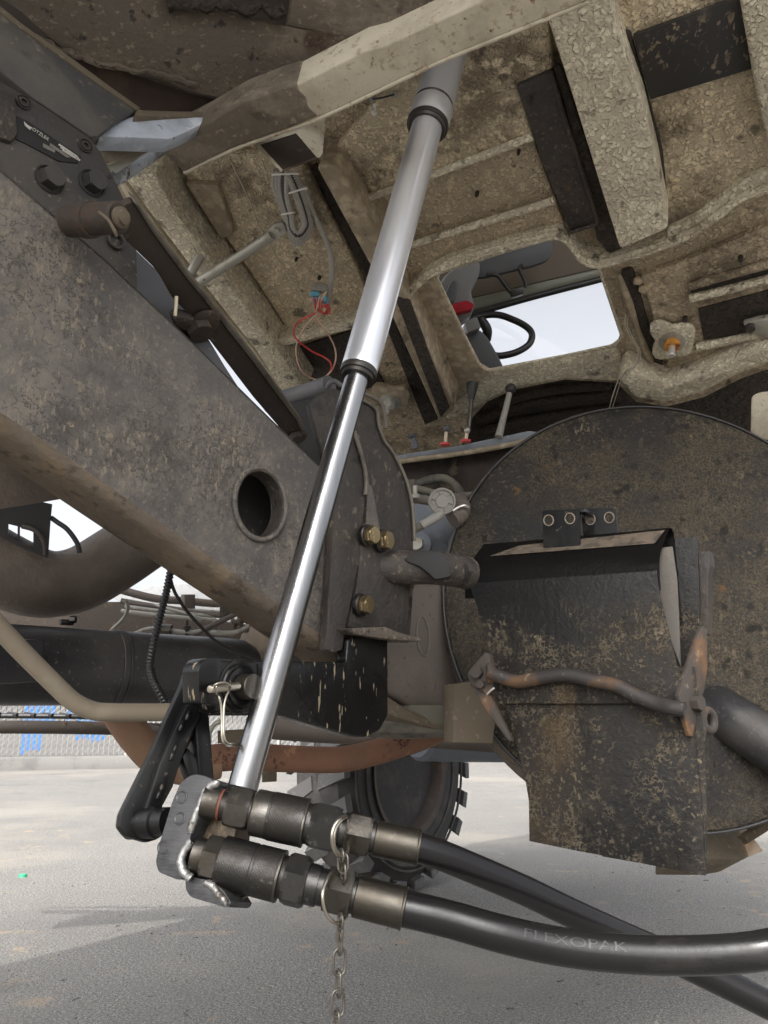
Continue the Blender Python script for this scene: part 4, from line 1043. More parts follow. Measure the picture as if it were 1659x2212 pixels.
# rusty exhaust
exh = thing('exhaust_pipe', 'bent exhaust pipe, tan at left and orange rusted at right, passing behind the cylinder', 'exhaust pipe', pt(560, 1630, 2.1))
tube('pipe_upper', [(225, 1480, 1.85), (262, 1545, 1.88), (300, 1600, 1.92), (340, 1640, 1.96), (400, 1660, 2.0), (470, 1648, 2.04)], .040, m_rusttan, exh, seg=24, n=8)
tube('pipe_lower', [(440, 1640, 2.02), (520, 1634, 2.06), (600, 1638, 2.1), (680, 1641, 2.14), (740, 1640, 2.17), (800, 1628, 2.2), (860, 1610, 2.24), (905, 1596, 2.28), (960, 1570, 2.32)], .0345, m_rust, exh, seg=24, n=8)
hgr = thing('pipe_hanger', 'tan rusty bracket clip near the exhaust pipe and the wire clip', 'bracket', pt(500, 1595, 2.0))
plate('hanger_plate', face_cam(500, 1590, 2.0), [(470, 1578), (540, 1574), (545, 1604), (470, 1606)], m_tanblock, hgr, th=.02)
tube('hanger_loop', [(452, 1604, 1.96), (452, 1585, 1.96), (462, 1566, 1.96), (476, 1558, 1.96)], .006, m_galv, hgr, seg=8)
tag(plate('spacer_block', face_cam(585, 1670, 2.3), [(566, 1655), (598, 1655), (598, 1688), (566, 1690)], m_tanblock, None, th=.04), 'small tan block under the rusty exhaust pipe', 'block')

# ================================================================ FRONT WHEEL (far side)
WC = pt(832, 1660, 3.85)
WAX = -TT
wheel = thing('truck_wheel', 'far side truck wheel with lugged dark tyre standing on the asphalt', 'wheel', V((WC.x, WC.y, 0)))
R0 = WC.z - .0
tyre = lathe('tyre', WC - WAX*.16, WAX, [(-.05, .30), (-.05, .40), (.015, R0-.10), (.05, R0-.034), (.09, R0-.018), (.23, R0-.018), (.27, R0-.034), (.305, R0-.10), (.32, .42), (.315, .345), (.30, .285), (.26, .27)], m_tyre, wheel, seg=56)
for rr in (.36, .44):
    tube('sidewall_rib', [WC + WAX*.163 + (V((0, 0, 1))*math.cos(a) + TL*math.sin(a))*rr for a in [k*2*math.pi/40 for k in range(40)]], .006, m_tyre, tyre, seg=6, n=2, closed=True)
lathe('rim', WC - WAX*.02, WAX, [(0, .05), (.0, .21), (.03, .235), (.10, .25), (.17, .275), (.178, .30), (.165, .30), (.10, .27)], m_rim, wheel, seg=40)
lathe('hub', WC, WAX, [(-.02, .19), (.03, .185), (.05, .16), (.07, .12), (.085, .07), (.09, .03)], m_rim, wheel, seg=28)
for k in range(8):
    a = k*math.pi/4
    hexnut('wheel_nut', WC + WAX*.045 + (V((0, 0, 1))*math.cos(a) + TL*math.sin(a))*.145, WAX, 0, .03, .016, m_rim, wheel)
lug0 = None
NL = 22
for k in range(NL):
    for sgn in (-1, 1):
        a = (k + (.5 if sgn > 0 else 0))*2*math.pi/NL
        er = V((0, 0, 1))*math.cos(a) + TL*math.sin(a)
        et = V((0, 0, -1))*math.sin(a) + TL*math.cos(a)
        c = WC + er*(R0-.022)
        sk = et*.035*sgn
        q = [c + WAX*(.02*sgn) - et*.03 - sk, c + WAX*(.165*sgn) - et*.045 + sk, c + WAX*(.165*sgn) + et*.03 + sk, c + WAX*(.02*sgn) + et*.03 - sk]
        bm = bmesh.new()
        prism(bm, [p + er*.008 - WAX*(.002*sgn) for p in q], [p - er*.03 for p in q])
        link('tread_lug', bm, m_tread, tyre)
# other things behind: axle, gearbox, fuel tank
axl = tag(tube('cross_axle', [(540, 1560, 2.7), (640, 1578, 2.7), (760, 1588, 2.7), (900, 1594, 2.7), (1080, 1604, 2.75)], [.05, .035, .03, .03, .035], m_gear, None, seg=16), 'dark greasy axle beam behind the black bracket', 'axle')
gb = thing('gearbox_housing', 'grimy brown gearbox housing with a round cover ring behind the black bracket', 'gearbox', pt(910, 1420, 1.85))
GX = pl3((850, 1400, 1.80), (985, 1400, 1.92), (900, 1540, 1.80))
plate('housing', GX, [(780, 1280), (892, 1262), (978, 1258), (1040, 1300), (1040, 1500), (985, 1560), (940, 1552), (900, 1535), (860, 1512), (836, 1500), (780, 1460)], m_gear, gb, th=.25, bev=.015, seg=3)
tube('cover_ring', [GX.hit(x, y, .001) for x, y in oval(914, 1374, 13, 43, 24, -.08)], .002, m_gear2, gb, seg=8, n=2, closed=True)
plate('round_cover', GX, oval(911, 1374, 12, 41, 24, -.08), m_gear, gb, th=.01, h=.002, bev=.001)
plate('sump_rim', GX, [(800, 1470), (836, 1500), (880, 1530), (940, 1555), (986, 1562), (986, 1580), (940, 1576), (860, 1552), (800, 1530)], m_tanblock, gb, th=.2, h=.015, bev=.01)
pan = lathe('oil_pan', GX.hit(875, 1572, -.12), V((0, 0, -1)), [(-.05, .14), (-.01, .14), (.01, .125), (.022, .09), (.026, .03)], m_gear2, gb, seg=36)
plate('side_cover', pl3((985, 1500, 1.72), (1050, 1500, 1.74), (1000, 1600, 1.70)), [(981, 1478), (1030, 1470), (1070, 1560), (1064, 1606), (980, 1604)], m_tanblock, gb, th=.06)
plate('housing_upper', face_cam(900, 1300, 2.1), [(840, 1180), (1000, 1180), (1040, 1300), (1000, 1500), (860, 1420)], m_gear, gb, th=.08)
lathe('drain_drop', pt(970, 1492, 1.76), UP, [(-.014, .002), (-.010, .005), (0, .0045), (.014, .001)], m_bright, gb, seg=12)
ft = thing('fuel_tank', 'dark rounded tank bottom seen beyond the gearbox', 'fuel tank', pt(1030, 1590, 3.4))
lathe('tank_body', pt(900, 1560, 3.3), pt(1150, 1570, 3.6)-pt(900, 1560, 3.3), [(0, .05), (.0, .14), (.02, .155), (.54, .155), (.56, .14)], m_bluegrey, ft, seg=32)
lathe('tank_skirt', pt(880, 1572, 3.45), pt(1150, 1582, 3.7)-pt(880, 1572, 3.45), [(0, .12), (.62, .125)], m_tank, ft, seg=28)
ud = thing('engine_underside', 'dark oily engine and transmission mass under the cab', 'engine', pt(900, 1450, 2.9))
plate('engine_block', face_cam(900, 1300, 2.9), [(560, 1010), (860, 1000), (1100, 960), (1700, 900), (1750, 1560), (1100, 1600), (900, 1604), (640, 1580), (560, 1460)], m_black, ud, th=.3, bev=.02)

# ================================================================ GEAR LEVERS AND LINKAGE
con = thing('lever_console', 'gear lever console with four levers rising through a metal shelf below the cab floor', 'gear levers', pt(1000, 960, 2.4))
LP = pl3((846, 984, 2.35), (1172, 934, 2.35), (1000, 985, 2.30))
LP = face_cam(1010, 970, 2.33, 0, 0)
plate('shelf', LP, round_poly([(800, 992), (980, 965), (1080, 944), (1142, 931), (1176, 935), (1160, 950), (1100, 964), (1005, 981), (860, 1000), (800, 1006)], 6), m_bluegrey, con, th=.3, bev=.006)
tube('shelf_bead', [LP.hit(x, y, .004) for x, y in ((800, 1003), (860, 997), (1005, 978), (1100, 961), (1150, 948))], .008, m_uc_sm, con, seg=8)
plate('shelf_body', LP, [(800, 1004), (862, 1000), (1005, 981), (1100, 964), (1170, 950), (1170, 1090), (1030, 1085), (880, 1060), (800, 1055)], M('dark_tunnel_side', (.05, .038, .03), .8, layers=[(9, .5, .65, (.02, .016, .013), {'det': 8}), (14, .6, .7, (.12, .09, .06))], bump=[('noise', 50, .004)]), con, th=.2, h=-.05)
def lever(pts, r, mat, knob, kmat, lab, collar=None):
    a = tube('lever', pts, r, mat, con, seg=12, label=lab)
    p, q = pt(*pts[-2]), pt(*pts[-1])
    ax = (q-p).normalized()
    lathe('knob', q, ax, knob, kmat, a, seg=20)
    if collar:
        lathe('collar', pt(*collar), UP + FW*.2, [(-.003, .014), (.003, .015), (.005, .009)], m_red, a, seg=16)
ball = lambda r: [(-r*.95, r*.3), (-r*.8, r*.62), (-r*.45, r*.9), (0, r), (r*.45, r*.9), (r*.8, r*.6), (r*.98, r*.15)]
lever([(898, 968, 2.3), (894, 952, 2.3), (891, 943, 2.3)], [.010, .008, .0075], m_seat, [(-.004, .008), (.0, .014), (.004, .0155), (.007, .013), (.008, .005)], m_seat, 'short black push knob')
lever([(962, 962, 2.3), (963, 944, 2.3), (965, 926, 2.3)], .0048, m_ivory, ball(.0105), m_seat, 'short lever with ivory stem and dark ball', (961, 960, 2.295))
lever([(1006, 954, 2.3), (1008, 940, 2.3), (1009, 930, 2.3)], .0052, m_ivory, ball(.0095), m_galv, 'small ivory lever with pale ball and red collar', (1006, 953, 2.295))
lever([(1012, 930, 2.32), (1016, 895, 2.33), (1018, 862, 2.34)], [.0072, .0058, .0068], m_steel, [(-.002, .0075), (.005, .010), (.028, .0145), (.042, .0175), (.049, .0165), (.053, .009)], m_plastic, 'tall lever with black pear shaped knob')
lever([(1077, 944, 2.3), (1087, 905, 2.32), (1103, 840, 2.35)], [.0115, .0095, .0075], m_greyp, ball(.0165), m_steel_dk, 'tall grey lever with dark ball knob')
lk = thing('steering_linkage', 'round ribbed grey cap with pipes and ribbed boot between the bracket and the round shield', 'linkage', pt(955, 1090, 2.0))
cp = face_cam(955, 1083, 1.95, .15, .05)
cc = cp.hit(955, 1083)
lathe('reservoir_cap', cc - cp.n*.03, cp.n, [(0, .030), (.028, .0335), (.033, .0335), (.036, .031), (.036, .0285), (.031, .028), (.031, .0165), (.034, .0155), (.0345, .004)], m_greyp, lk, seg=36)
for k in range(6):
    a = k*math.pi/3 + .3
    ax, u, b = basis(cp.n)
    d = u*math.cos(a)+b*math.sin(a)
    tube('cap_spoke', [cc + cp.n*.0035 + d*.0155, cc + cp.n*.0035 + d*.0285], .0016, m_greyp, lk, seg=6, n=1)
for P, r in (([(880, 1052, 2.05), (905, 1057, 2.05), (940, 1066, 2.05)], .010), ([(885, 1076, 2.03), (905, 1078, 2.03), (935, 1083, 2.03)], .0125), ([(985, 1070, 2.1), (1010, 1070, 2.1), (1040, 1066, 2.1)], .009), ([(900, 1046, 2.2), (930, 1036, 2.2), (960, 1034, 2.2), (985, 1050, 2.2), (995, 1066, 2.2)], .012)):
    tube('link_pipe', P, r, m_gear2, lk, seg=14)
lathe('pipe_stud', pt(897, 1068, 2.0), UP, [(-.008, .012), (0, .012), (.002, .006), (.022, .006), (.023, .004)], m_galv, lk, seg=12)
hexnut('pipe_union', pt(889, 1046, 2.05), UP, -.012, .012, .013, m_gear, lk)
corr('ribbed_boot', [(984, 1086, 2.02), (993, 1094, 2.0), (990, 1110, 1.98), (975, 1122, 1.97)], .026, m_gear, lk, pitch=.012, amp=.12, seg=20)
corr('ribbed_conduit', [(880, 1150, 1.9), (900, 1141, 1.9), (912, 1134, 1.9)], .0095, m_gear2, lk, pitch=.006, amp=.25)
tube('boot_sleeve', [(908, 1136, 1.9), (930, 1124, 1.91), (952, 1111, 1.92)], .011, m_greyp, lk, seg=14)
tube('tie_wire', [(978, 1104, 1.95), (990, 1096, 1.95), (1004, 1092, 1.95), (1012, 1096, 1.96)], .003, m_bright, lk, seg=6)
bp = thing('grey_casting', 'blue grey casting with a large pale bolt behind the round ribbed cap', 'casting', pt(950, 1160, 2.2))
plate('casting_face', face_cam(950, 1150, 2.15, .1, .1), [(880, 1070), (1045, 1062), (1060, 1230), (880, 1240)], m_bluegrey, bp, th=.08, bev=.004)
plate('casting_step', face_cam(930, 1190, 2.1, .1, .1), [(880, 1150), (915, 1148), (985, 1188), (990, 1220), (880, 1225)], m_bluegrey, bp, th=.04, bev=.004)
hexnut('casting_bolt', pt(902, 1176, 2.05), -FW + UP*.2 - RT*.25, -.01, .014, .017, m_galv, bp)
lathe('bolt_flange', pt(910, 1174, 2.08), -FW + UP*.2 - RT*.2, [(-.02, .027), (0, .027), (.003, .02)], m_bluegrey, bp, seg=20)

# ================================================================ ROUND SHIELD
DC = pt(1428, 1296, 1.9)
dn = (-ray(1404, 1322).normalized() + RT*.28 + UP*.24).normalized()
RD = 474/FPX*1.9
sh = thing('round_splash_shield', 'large round dark dished shield crusted with tan mud at the right', 'splash shield', DC)
lathe('shield_dish', DC, dn, [(-.012, RD*.985), (-.008, RD*.995), (-.004, RD*.992), (.004, RD*.975), (.006, RD*.93), (.02, RD*.6), (.026, RD*.25), (.027, .002)], m_disc, sh, seg=96, sharp=50)
lathe('shield_rim', DC, dn, [(-.13, RD*.97), (-.128, RD*1.0), (-.02, RD*1.0), (-.007, RD*.992), (-.009, RD*.98), (-.02, RD*.97)], m_crust, sh, seg=96, sharp=50)
ax, u, b = basis(dn)
tube('rim_bead', [DC + dn*.002 + (u*math.cos(a)+b*math.sin(a))*RD*.99 for a in [k*2*math.pi/60 for k in range(60)]], .0035, m_tank, sh, seg=8, n=2, closed=True)
arm = thing('axle_tube', 'dark dusty axle tube entering the round shield from the right', 'axle tube', pt(1600, 1550, 1.75))
tube('tube_body', [(1510, 1510, 1.86), (1560, 1540, 1.80), (1640, 1592, 1.74), (1800, 1695, 1.66)], .056, m_tank, arm, seg=28)
ab = thing('axle_casting', 'dusty tan casting with a threaded rod under the round shield', 'casting', pt(1580, 1815, 1.9))
plate('foot_block', pl3((1525, 1810, 1.88), (1640, 1830, 1.95), (1560, 1855, 1.86)), round_poly([(1480, 1786), (1545, 1776), (1585, 1768), (1604, 1776), (1628, 1822), (1640, 1838), (1618, 1850), (1580, 1856), (1480, 1854)], 5), m_tanblock, ab, th=.10, bev=.006)
plate('foot_edge', pl3((1595, 1770, 1.84), (1650, 1840, 1.86), (1610, 1845, 1.84)), [(1590, 1770), (1612, 1786), (1622, 1802), (1650, 1838), (1618, 1852), (1604, 1812)], m_flange, ab, th=.02, bev=.003)
corr('threaded_rod', [(1604, 1812, 1.84), (1640, 1790, 1.86), (1690, 1758, 1.88)], .0125, m_tanblock, ab, pitch=.0042, amp=.16)
tube('rod_sleeve', [(1655, 1780, 1.88), (1700, 1752, 1.9), (1760, 1715, 1.9)], .016, m_gear, ab, seg=14)

# ================================================================ MUD FLAP ASSEMBLY
FL = Pl(pt(1300, 1500, 1.33), N_REAR)
mf = thing('mud_flap', 'mud splashed black rubber mud flap hanging under a folded steel cover', 'mud flap', FL.hit(1270, 1400))
# folded cover: a channel swept from left to right
bm = bmesh.new()
prof = [(.075, -.001), (.055, -.001), (.045, 0), (.034, .002), (.022, .006), (.011, .013), (.002, .022), (-.008, .034), (-.046, .08), (-.046, .092), (-.040, .100), (-.03, .103), (.12, .104)]
rows = []
for x, y in ((1003, 1210), (1080, 1205), (1160, 1199), (1240, 1193), (1320, 1187), (1420, 1178)):
    p = FL.hit(x, y)
    rows.append([bm.verts.new(p + V((0, 0, -a)) + TL*c) for a, c in prof])
for A_, B_ in zip(rows, rows[1:]):
    for k in range(len(prof)-1): bm.faces.new((A_[k], A_[k+1], B_[k+1], B_[k]))
bmesh.ops.solidify(bm, geom=bm.faces[:], thickness=.004)
cover = link('folded_cover', bm, m_muddy, mf, sharp=60)
dust = M('dusty_cover_top', (.125, .098, .072), .95, layers=[(40, .46, .62, (.06, .048, .036), {'det': 8})], bump=[('noise', 120, .002)])
bm = bmesh.new()
q = [FL.hit(1040, 1207) + TL*.036 + V((0, 0, .0120)), FL.hit(1400, 1180) + TL*.036 + V((0, 0, .0120)), FL.hit(1412, 1179) + TL*.070 + V((0, 0, .0405)), FL.hit(1090, 1207) + TL*.066 + V((0, 0, .0370))]
prism(bm, q, [p - V((0, 0, .0008)) for p in q])
link('dust_layer', bm, dust, cover)
plate('flap_sheet', FL, [(1012, 1260), (1420, 1232), (1419, 1240), (1426, 1290), (1446, 1370), (1474, 1484), (1478, 1520), (1078, 1520), (1060, 1420), (1030, 1310)], m_muddy, mf, th=.004, h=.0048, bev=.0015)
plate('flap_lower', Pl(FL.o, (N_REAR + V((0, 0, -.05))).normalized()), [(1076, 1470), (1474, 1480), (1500, 1600), (1514, 1720), (1524, 1892), (1420, 1872), (1340, 1856), (1240, 1837), (1143, 1817), (1142, 1730), (1136, 1694), (1108, 1570)], m_muddy, mf, th=.006, h=-.004, bev=.001)
plate('flap_rear', FL, [(1300, 1440), (1500, 1440), (1522, 1600), (1527, 1760), (1525, 1890), (1300, 1850)], m_muddy, mf, th=.005, h=-.02, bev=.001)
plate('cover_back', FL, [(1100, 1190), (1506, 1160), (1512, 1300), (1506, 1460), (1100, 1480)], m_muddy, mf, th=.005, h=-.105, bev=.001)
plate('cover_rib', FL, [(1410, 1186), (1452, 1180), (1462, 1250), (1466, 1330), (1470, 1440), (1440, 1360), (1420, 1280)], M('pale_dusty_steel', (.13, .12, .105), .85, layers=[(40, .5, .65, (.15, .13, .11), {'det': 8})], bump=[('noise', 100, .0015)]), mf, th=.004, h=-.045, bev=.001)
plate('back_angle', FL, [(1506, 1192), (1532, 1190), (1536, 1222), (1530, 1236), (1530, 1370), (1512, 1370)], m_dark, mf, th=.03, h=-.11, bev=.002)
for q, hs, h in (([(1171, 1106), (1176, 1102), (1248, 1100), (1252, 1106), (1252, 1182), (1174, 1182)], [(1185, 1124), (1231, 1120)], -.045), ([(1254, 1102), (1262, 1098), (1324, 1097), (1330, 1104), (1336, 1168), (1262, 1168)], [(1275, 1122), (1316, 1118)], -.088)):
    plate('hole_tab', FL, q, m_gloss, mf, th=.005, h=h, holes=[oval(x, y, 10, 11, 16) for x, y in hs])
    for x, y in hs:
        tube('hole_rim', [FL.hit(a, b2, h+.001) for a, b2 in oval(x, y, 10.5, 11.5, 16)], .0012, m_flange, mf, seg=6, n=1, closed=True)
plate('tab_bridge', FL, [(1244, 1100), (1262, 1097), (1264, 1106), (1250, 1108)], m_gloss, mf, th=.045, h=-.046, bev=.001)
tag(tube('clamp_rod', [FL.hit(x, y, h) for x, y, h in ((1058, 1452, .03), (1080, 1462, .028), (1120, 1472, .022), (1168, 1464, .02), (1222, 1458, .02), (1280, 1470, .02), (1330, 1481, .02), (1372, 1502, .02), (1420, 1521, .022), (1452, 1529, .03), (1480, 1533, .03))], .0118, M('worn_rusty_rod', (.032, .028, .026), .6, layers=[(9, .52, .66, (.11, .06, .03), {'det': 8, 'r': .9}), (60, .6, .7, (.17, .14, .1))], bump=[('noise', 120, .001)]), None, seg=14), 'bent rusty rod clamped across the mud flap', 'rod')
m_rb = M('rusty_bracket', (.055, .045, .038), .75, layers=[(10, .5, .65, (.17, .085, .035), {'det': 9}), (9, .58, .7, (.06, .05, .042), {'det': 8}), (50, .6, .7, (.22, .185, .14), {'amt': .7})], bump=[('noise', 110, .0015)])
lb = thing('rod_bracket', 'rusty pointed bracket gripping the left end of the bent rod', 'bracket', FL.hit(1050, 1480, .02))
plate('grip_plate', FL, round_poly([(1007, 1458), (1014, 1446), (1046, 1408), (1056, 1412), (1062, 1440), (1066, 1492), (1050, 1500), (1018, 1482)], 6), m_rb, lb, th=.02, h=.018, bev=.004)
plate('grip_tail', FL, [(1012, 1476), (1040, 1490), (1058, 1500), (1098, 1584), (1107, 1602), (1096, 1600), (1056, 1545)], m_rb, lb, th=.012, h=.012, bev=.003)
hexnut('grip_bolt', FL.hit(1034, 1452, .018), N_REAR, 0, .012, .012, m_rb, lb, rot=.3)
hexnut('grip_bolt', FL.hit(1042, 1478, .018), N_REAR, 0, .009, .008, m_rb, lb, rot=.1)
lathe('rod_bush', FL.hit(1056, 1455, .02), RT, [(-.004, .018), (.006, .019), (.01, .016)], m_rb, lb, seg=16)
tube('split_pin', [FL.hit(1052, 1500, .022), FL.hit(1062, 1490, .026), FL.hit(1068, 1486, .024)], .0018, m_bright, lb, seg=6)
rb = thing('rod_shackle', 'pale rusty two plate shackle gripping the right end of the bent rod', 'shackle', FL.hit(1500, 1500, .02))
S1 = pl3((1467, 1502, 1.24), (1528, 1440, 1.30), (1495, 1580, 1.24))
plate('shackle_plate', S1, [(1466, 1502), (1476, 1470), (1512, 1362), (1520, 1352), (1528, 1360), (1529, 1440), (1522, 1490), (1508, 1540), (1497, 1592), (1490, 1590), (1478, 1550)], m_rb, rb, th=.008, bev=.0015)
plate('shackle_plate', S1, [(1506, 1510), (1514, 1496), (1524, 1510), (1528, 1575), (1522, 1618), (1516, 1612), (1508, 1560)], m_rb, rb, th=.008, h=-.02, bev=.0015)
hexnut('shackle_bolt', S1.hit(1499, 1520, .0), S1.n, 0, .014, .012, m_rb, rb, rot=.2)
plate('shackle_pad', S1, [(1485, 1520), (1512, 1505), (1512, 1560), (1495, 1560)], m_rust, rb, th=.02, h=-.008)
tube('shackle_eye', [S1.hit(x, y, -.035) for x, y in oval(1530, 1556, 12, 22, 16, -.2)], .007, m_rb, rb, seg=10, n=2, closed=True)

# ================================================================ BLACK CYLINDER BRACKET
BR = Pl(pt(650, 1490, 1.17), N_SIDE)
bk = thing('cylinder_bracket', 'new glossy black steel bracket with mud drips carrying the hinge pin', 'bracket', BR.hit(640, 1490))
plate('side_plate', BR, round_poly([(470, 1424), (560, 1426), (748, 1431), (752, 1376), (838, 1376), (839, 1545), (820, 1580), (792, 1593), (764, 1592), (612, 1546), (470, 1546), (458, 1530), (455, 1440)], 9), m_blackpaint, bk, th=.022, bev=.003, seg=3)
plate('upper_ear', BR, [(745, 1395), (840, 1372), (842, 1300), (752, 1360)], m_black, bk, th=.02, h=-.03)
plate('hinge_lug', BR, round_poly([(428, 1446), (436, 1430), (446, 1422), (478, 1421), (474, 1521), (430, 1520)], 8), m_blackpaint, bk, th=.03, h=.022, bev=.004, seg=3)
plate('hinge_cheek', BR, round_poly([(464, 1438), (478, 1426), (560, 1430), (560, 1540), (474, 1540), (462, 1520)], 10), m_blackpaint, bk, th=.02, h=.012, bev=.003)
pc_ = BR.hit(514, 1484, .012)
lathe('hinge_washer', pc_, BR.n, [(-.004, .031), (.004, .031), (.006, .029), (.006, .026), (.009, .0255), (.010, .0235), (.010, .02)], m_blackpaint, bk, seg=36)
lathe('hinge_washer_ring', pc_, BR.n, [(-.002, .0345), (.0015, .0345), (.002, .033)], m_steel_dk, bk, seg=36)
hp = thing('hinge_pin', 'bare steel hinge pin with cross pin through it in the black bracket', 'pin', pc_.copy())
lathe('pin_body', pc_, BR.n, [(-.03, .0165), (.028, .0165), (.0295, .0155), (.030, .004)], m_steel, hp, seg=32)
PA, PB = BR.hit(452, 1489, .040), BR.hit(514, 1482, .034)
lathe('cross_pin', PA, PB-PA, [(0, .0025), (.0005, .0042), (.002, .0051), (.0055, .0051), (.006, .0042), (.008, .0042), (.0085, .0052), ((PB-PA).length, .0052)], m_wire, hp, seg=18)
clip = thing('wire_clip', 'bent wire safety clip looped round the cross pin of the hinge', 'wire clip', BR.hit(485, 1540, .04))
def cw(q): return [BR.hit(x, y, h) for x, y, h in q]
tube('clip_wire', cw([(467, 1499, .032), (463, 1486, .044), (468, 1477, .05), (484, 1474, .05), (496, 1480, .046), (495, 1490, .040), (488, 1506, .036), (484, 1526, .036), (483, 1560, .038), (484, 1590, .040), (490, 1604, .040), (505, 1606, .036), (545, 1600, .02)]), .0015, m_wire, clip, seg=10, n=8)
tube('clip_wire', cw([(470, 1497, .030), (474, 1508, .034), (478, 1528, .035), (479, 1560, .036), (480, 1594, .038), (487, 1609, .038), (505, 1611, .034), (545, 1606, .018)]), .0015, m_wire, clip, seg=10, n=8)
# A-frame
AF = pl3((420, 1430, 1.13), (260, 1770, .99), (345, 1790, 1.02))
af = thing('hinged_stand', 'black welded A shaped stand with two legs hanging from the bracket hinge', 'stand', AF.hit(380, 1600))
plate('main_leg', AF, round_poly([(404, 1446), (414, 1431), (434, 1427), (455, 1434), (458, 1520), (432, 1560), (350, 1740), (344, 1776), (344, 1812), (318, 1820), (272, 1806), (257, 1786), (261, 1758), (330, 1620), (392, 1481)], 6), m_gloss, af, th=.012, bev=.002)
plate('leg_flange', AF, [(405, 1520), (428, 1526), (434, 1545), (412, 1592), (392, 1642), (374, 1700), (350, 1745), (318, 1776), (308, 1764), (346, 1650)], m_gloss, af, th=.02, h=.012, bev=.002)
plate('inner_leg', AF, [(420, 1532), (452, 1540), (457, 1600), (465, 1700), (432, 1700), (424, 1600)], m_gloss, af, th=.03, h=.008, bev=.003)
plate('cross_brace', AF, [(394, 1634), (407, 1614), (426, 1640), (446, 1700), (420, 1700), (405, 1668)], m_gloss, af, th=.02, h=.006, bev=.003)
for x, y in ((406, 1545), (392, 1568), (379, 1615), (372, 1632), (350, 1700), (343, 1716)):
    tube('weld_bead', [AF.hit(x+3, y-10, .013), AF.hit(x, y, .014), AF.hit(x-4, y+10, .013)], [.002, .003, .002], m_gloss, af, seg=8, n=3)
lathe('leg_bush', AF.hit(322, 1776, .004), (AF.n + RT*.9).normalized(), [(-.03, .020), (.012, .020), (.014, .017), (.03, .017)], m_gloss, af, seg=24)

# ================================================================ HYDRAULIC CYLINDER
E0, E1 = pt(524, 1702, .995), pt(980, 69, 1.63)
CAX = (E1-E0).normalized()
def on_cyl(ypx):
    lo_, hi_ = 0., (E1-E0).length
    for _ in range(40):
        m_ = (lo_+hi_)/2
        p = E0 + CAX*m_ - CAM
        y = 1106 - p.dot(UP)/p.dot(FW)*FPX
        if y > ypx: lo_ = m_
        else: hi_ = m_
    return lo_
cyl = thing('hydraulic_cylinder', 'three stage polished telescopic hydraulic cylinder standing diagonally through the scene', 'hydraulic cylinder', E0)
t1, t2, tt = on_cyl(806), on_cyl(272), (E1-E0).length
lathe('lower_rod', E0, CAX, [(-.01, .0188), (t1+.02, .0188)], m_chrome2, cyl, seg=64)
lathe('middle_stage', E0, CAX, [(t1-.001, .0215), (t1+.001, .0282), (t1+.004, .0292), (t1+.02, .0292), (t2+.02, .0292)], m_chrome, cyl, seg=64)
lathe('middle_gland', E0, CAX, [(t1-.010, .0195), (t1-.010, .0245), (t1-.005, .026), (t1-.004, .0288), (t1+.0005, .0296), (t1+.004, .0298), (t1+.006, .0293)], m_seal, cyl, seg=64)
lathe('upper_stage', E0, CAX, [(t2-.001, .031), (t2+.001, .0382), (t2+.005, .0395), (t2+.05, .0395), (t2+.052, .0385), (tt+.3, .0385)], m_chrome, cyl, seg=64)
lathe('upper_gland', E0, CAX, [(t2-.008, .030), (t2-.008, .034), (t2-.004, .036), (t2-.003, .039), (t2+.002, .0400), (t2+.005, .0396)], m_seal, cyl, seg=64)
lathe('wear_band', E0, CAX, [(t2+.052, .0387), (t2+.055, .0388), (t2+.058, .0387)], m_chrome2, cyl, seg=64)
lathe('rod_foot', E0, CAX, [(-.03, .030), (-.012, .030), (-.008, .024), (.0, .0195)], m_steel_dk, cyl, seg=40)
# manifold block on its foot
BL = (-ray(400, 1780).normalized()*.85 - RT*.50 + UP*.10).normalized()
BLK = Pl(pt(400, 1780, .945), BL)
blk = plate('manifold_block', BLK, round_poly([(409, 1676), (424, 1672), (446, 1677), (468, 1689), (463, 1699), (447, 1730), (418, 1790), (402, 1830), (388, 1868), (405, 1892), (385, 1901), (342, 1884), (336, 1862), (343, 1826), (372, 1731), (389, 1692)], 7), m_block, cyl, th=.07, bev=.007, seg=3)
plate('block_boss', BLK, round_poly([(400, 1892), (455, 1902), (482, 1922), (500, 1950), (490, 1961), (412, 1938), (401, 1922)], 6), m_block, blk, th=.05, h=-.006, bev=.004, seg=3)
for x, y in ((392, 1722), (388, 1768), (352, 1830)):
    lathe('punch_dimple', BLK.hit(x, y, 0), BL, [(-.002, .0078), (.0005, .0078), (.0008, .007), (-.001, .003), (-.002, .001)], m_block, blk, seg=20)
def bead(P, r, h=.002):
    Q = catmull([BLK.hit(x, y, h) for x, y in P], 4)
    bm = bmesh.new()
    sweep(bm, [q + V((random.uniform(-1, 1), random.uniform(-1, 1), random.uniform(-1, 1)))*.0007 for q in Q], [r*random.uniform(.88, 1.1) for _ in Q], 10)
    link('weld_bead', bm, m_weld, blk, sharp=80)
bead([(470, 1690), (452, 1702), (440, 1720), (430, 1745), (418, 1775), (410, 1800)], .0048, .0)
bead([(414, 1818), (400, 1836), (391, 1862), (398, 1885), (412, 1898)], .0052, .0)
bead([(444, 1905), (460, 1915), (476, 1935), (492, 1953)], .0045, -.006)
plate('port_web', BLK, [(440, 1690), (500, 1700), (522, 1750), (508, 1800), (502, 1850), (476, 1895), (440, 1910), (396, 1890), (388, 1850), (405, 1800), (430, 1735)], M('heat_browned_steel', (.09, .07, .05), .5, .5, layers=[(12, .5, .65, (.17, .13, .08), {'det': 8})], bump=[('noise', 70, .003)]), blk, th=.04, h=-.028, bev=.004)

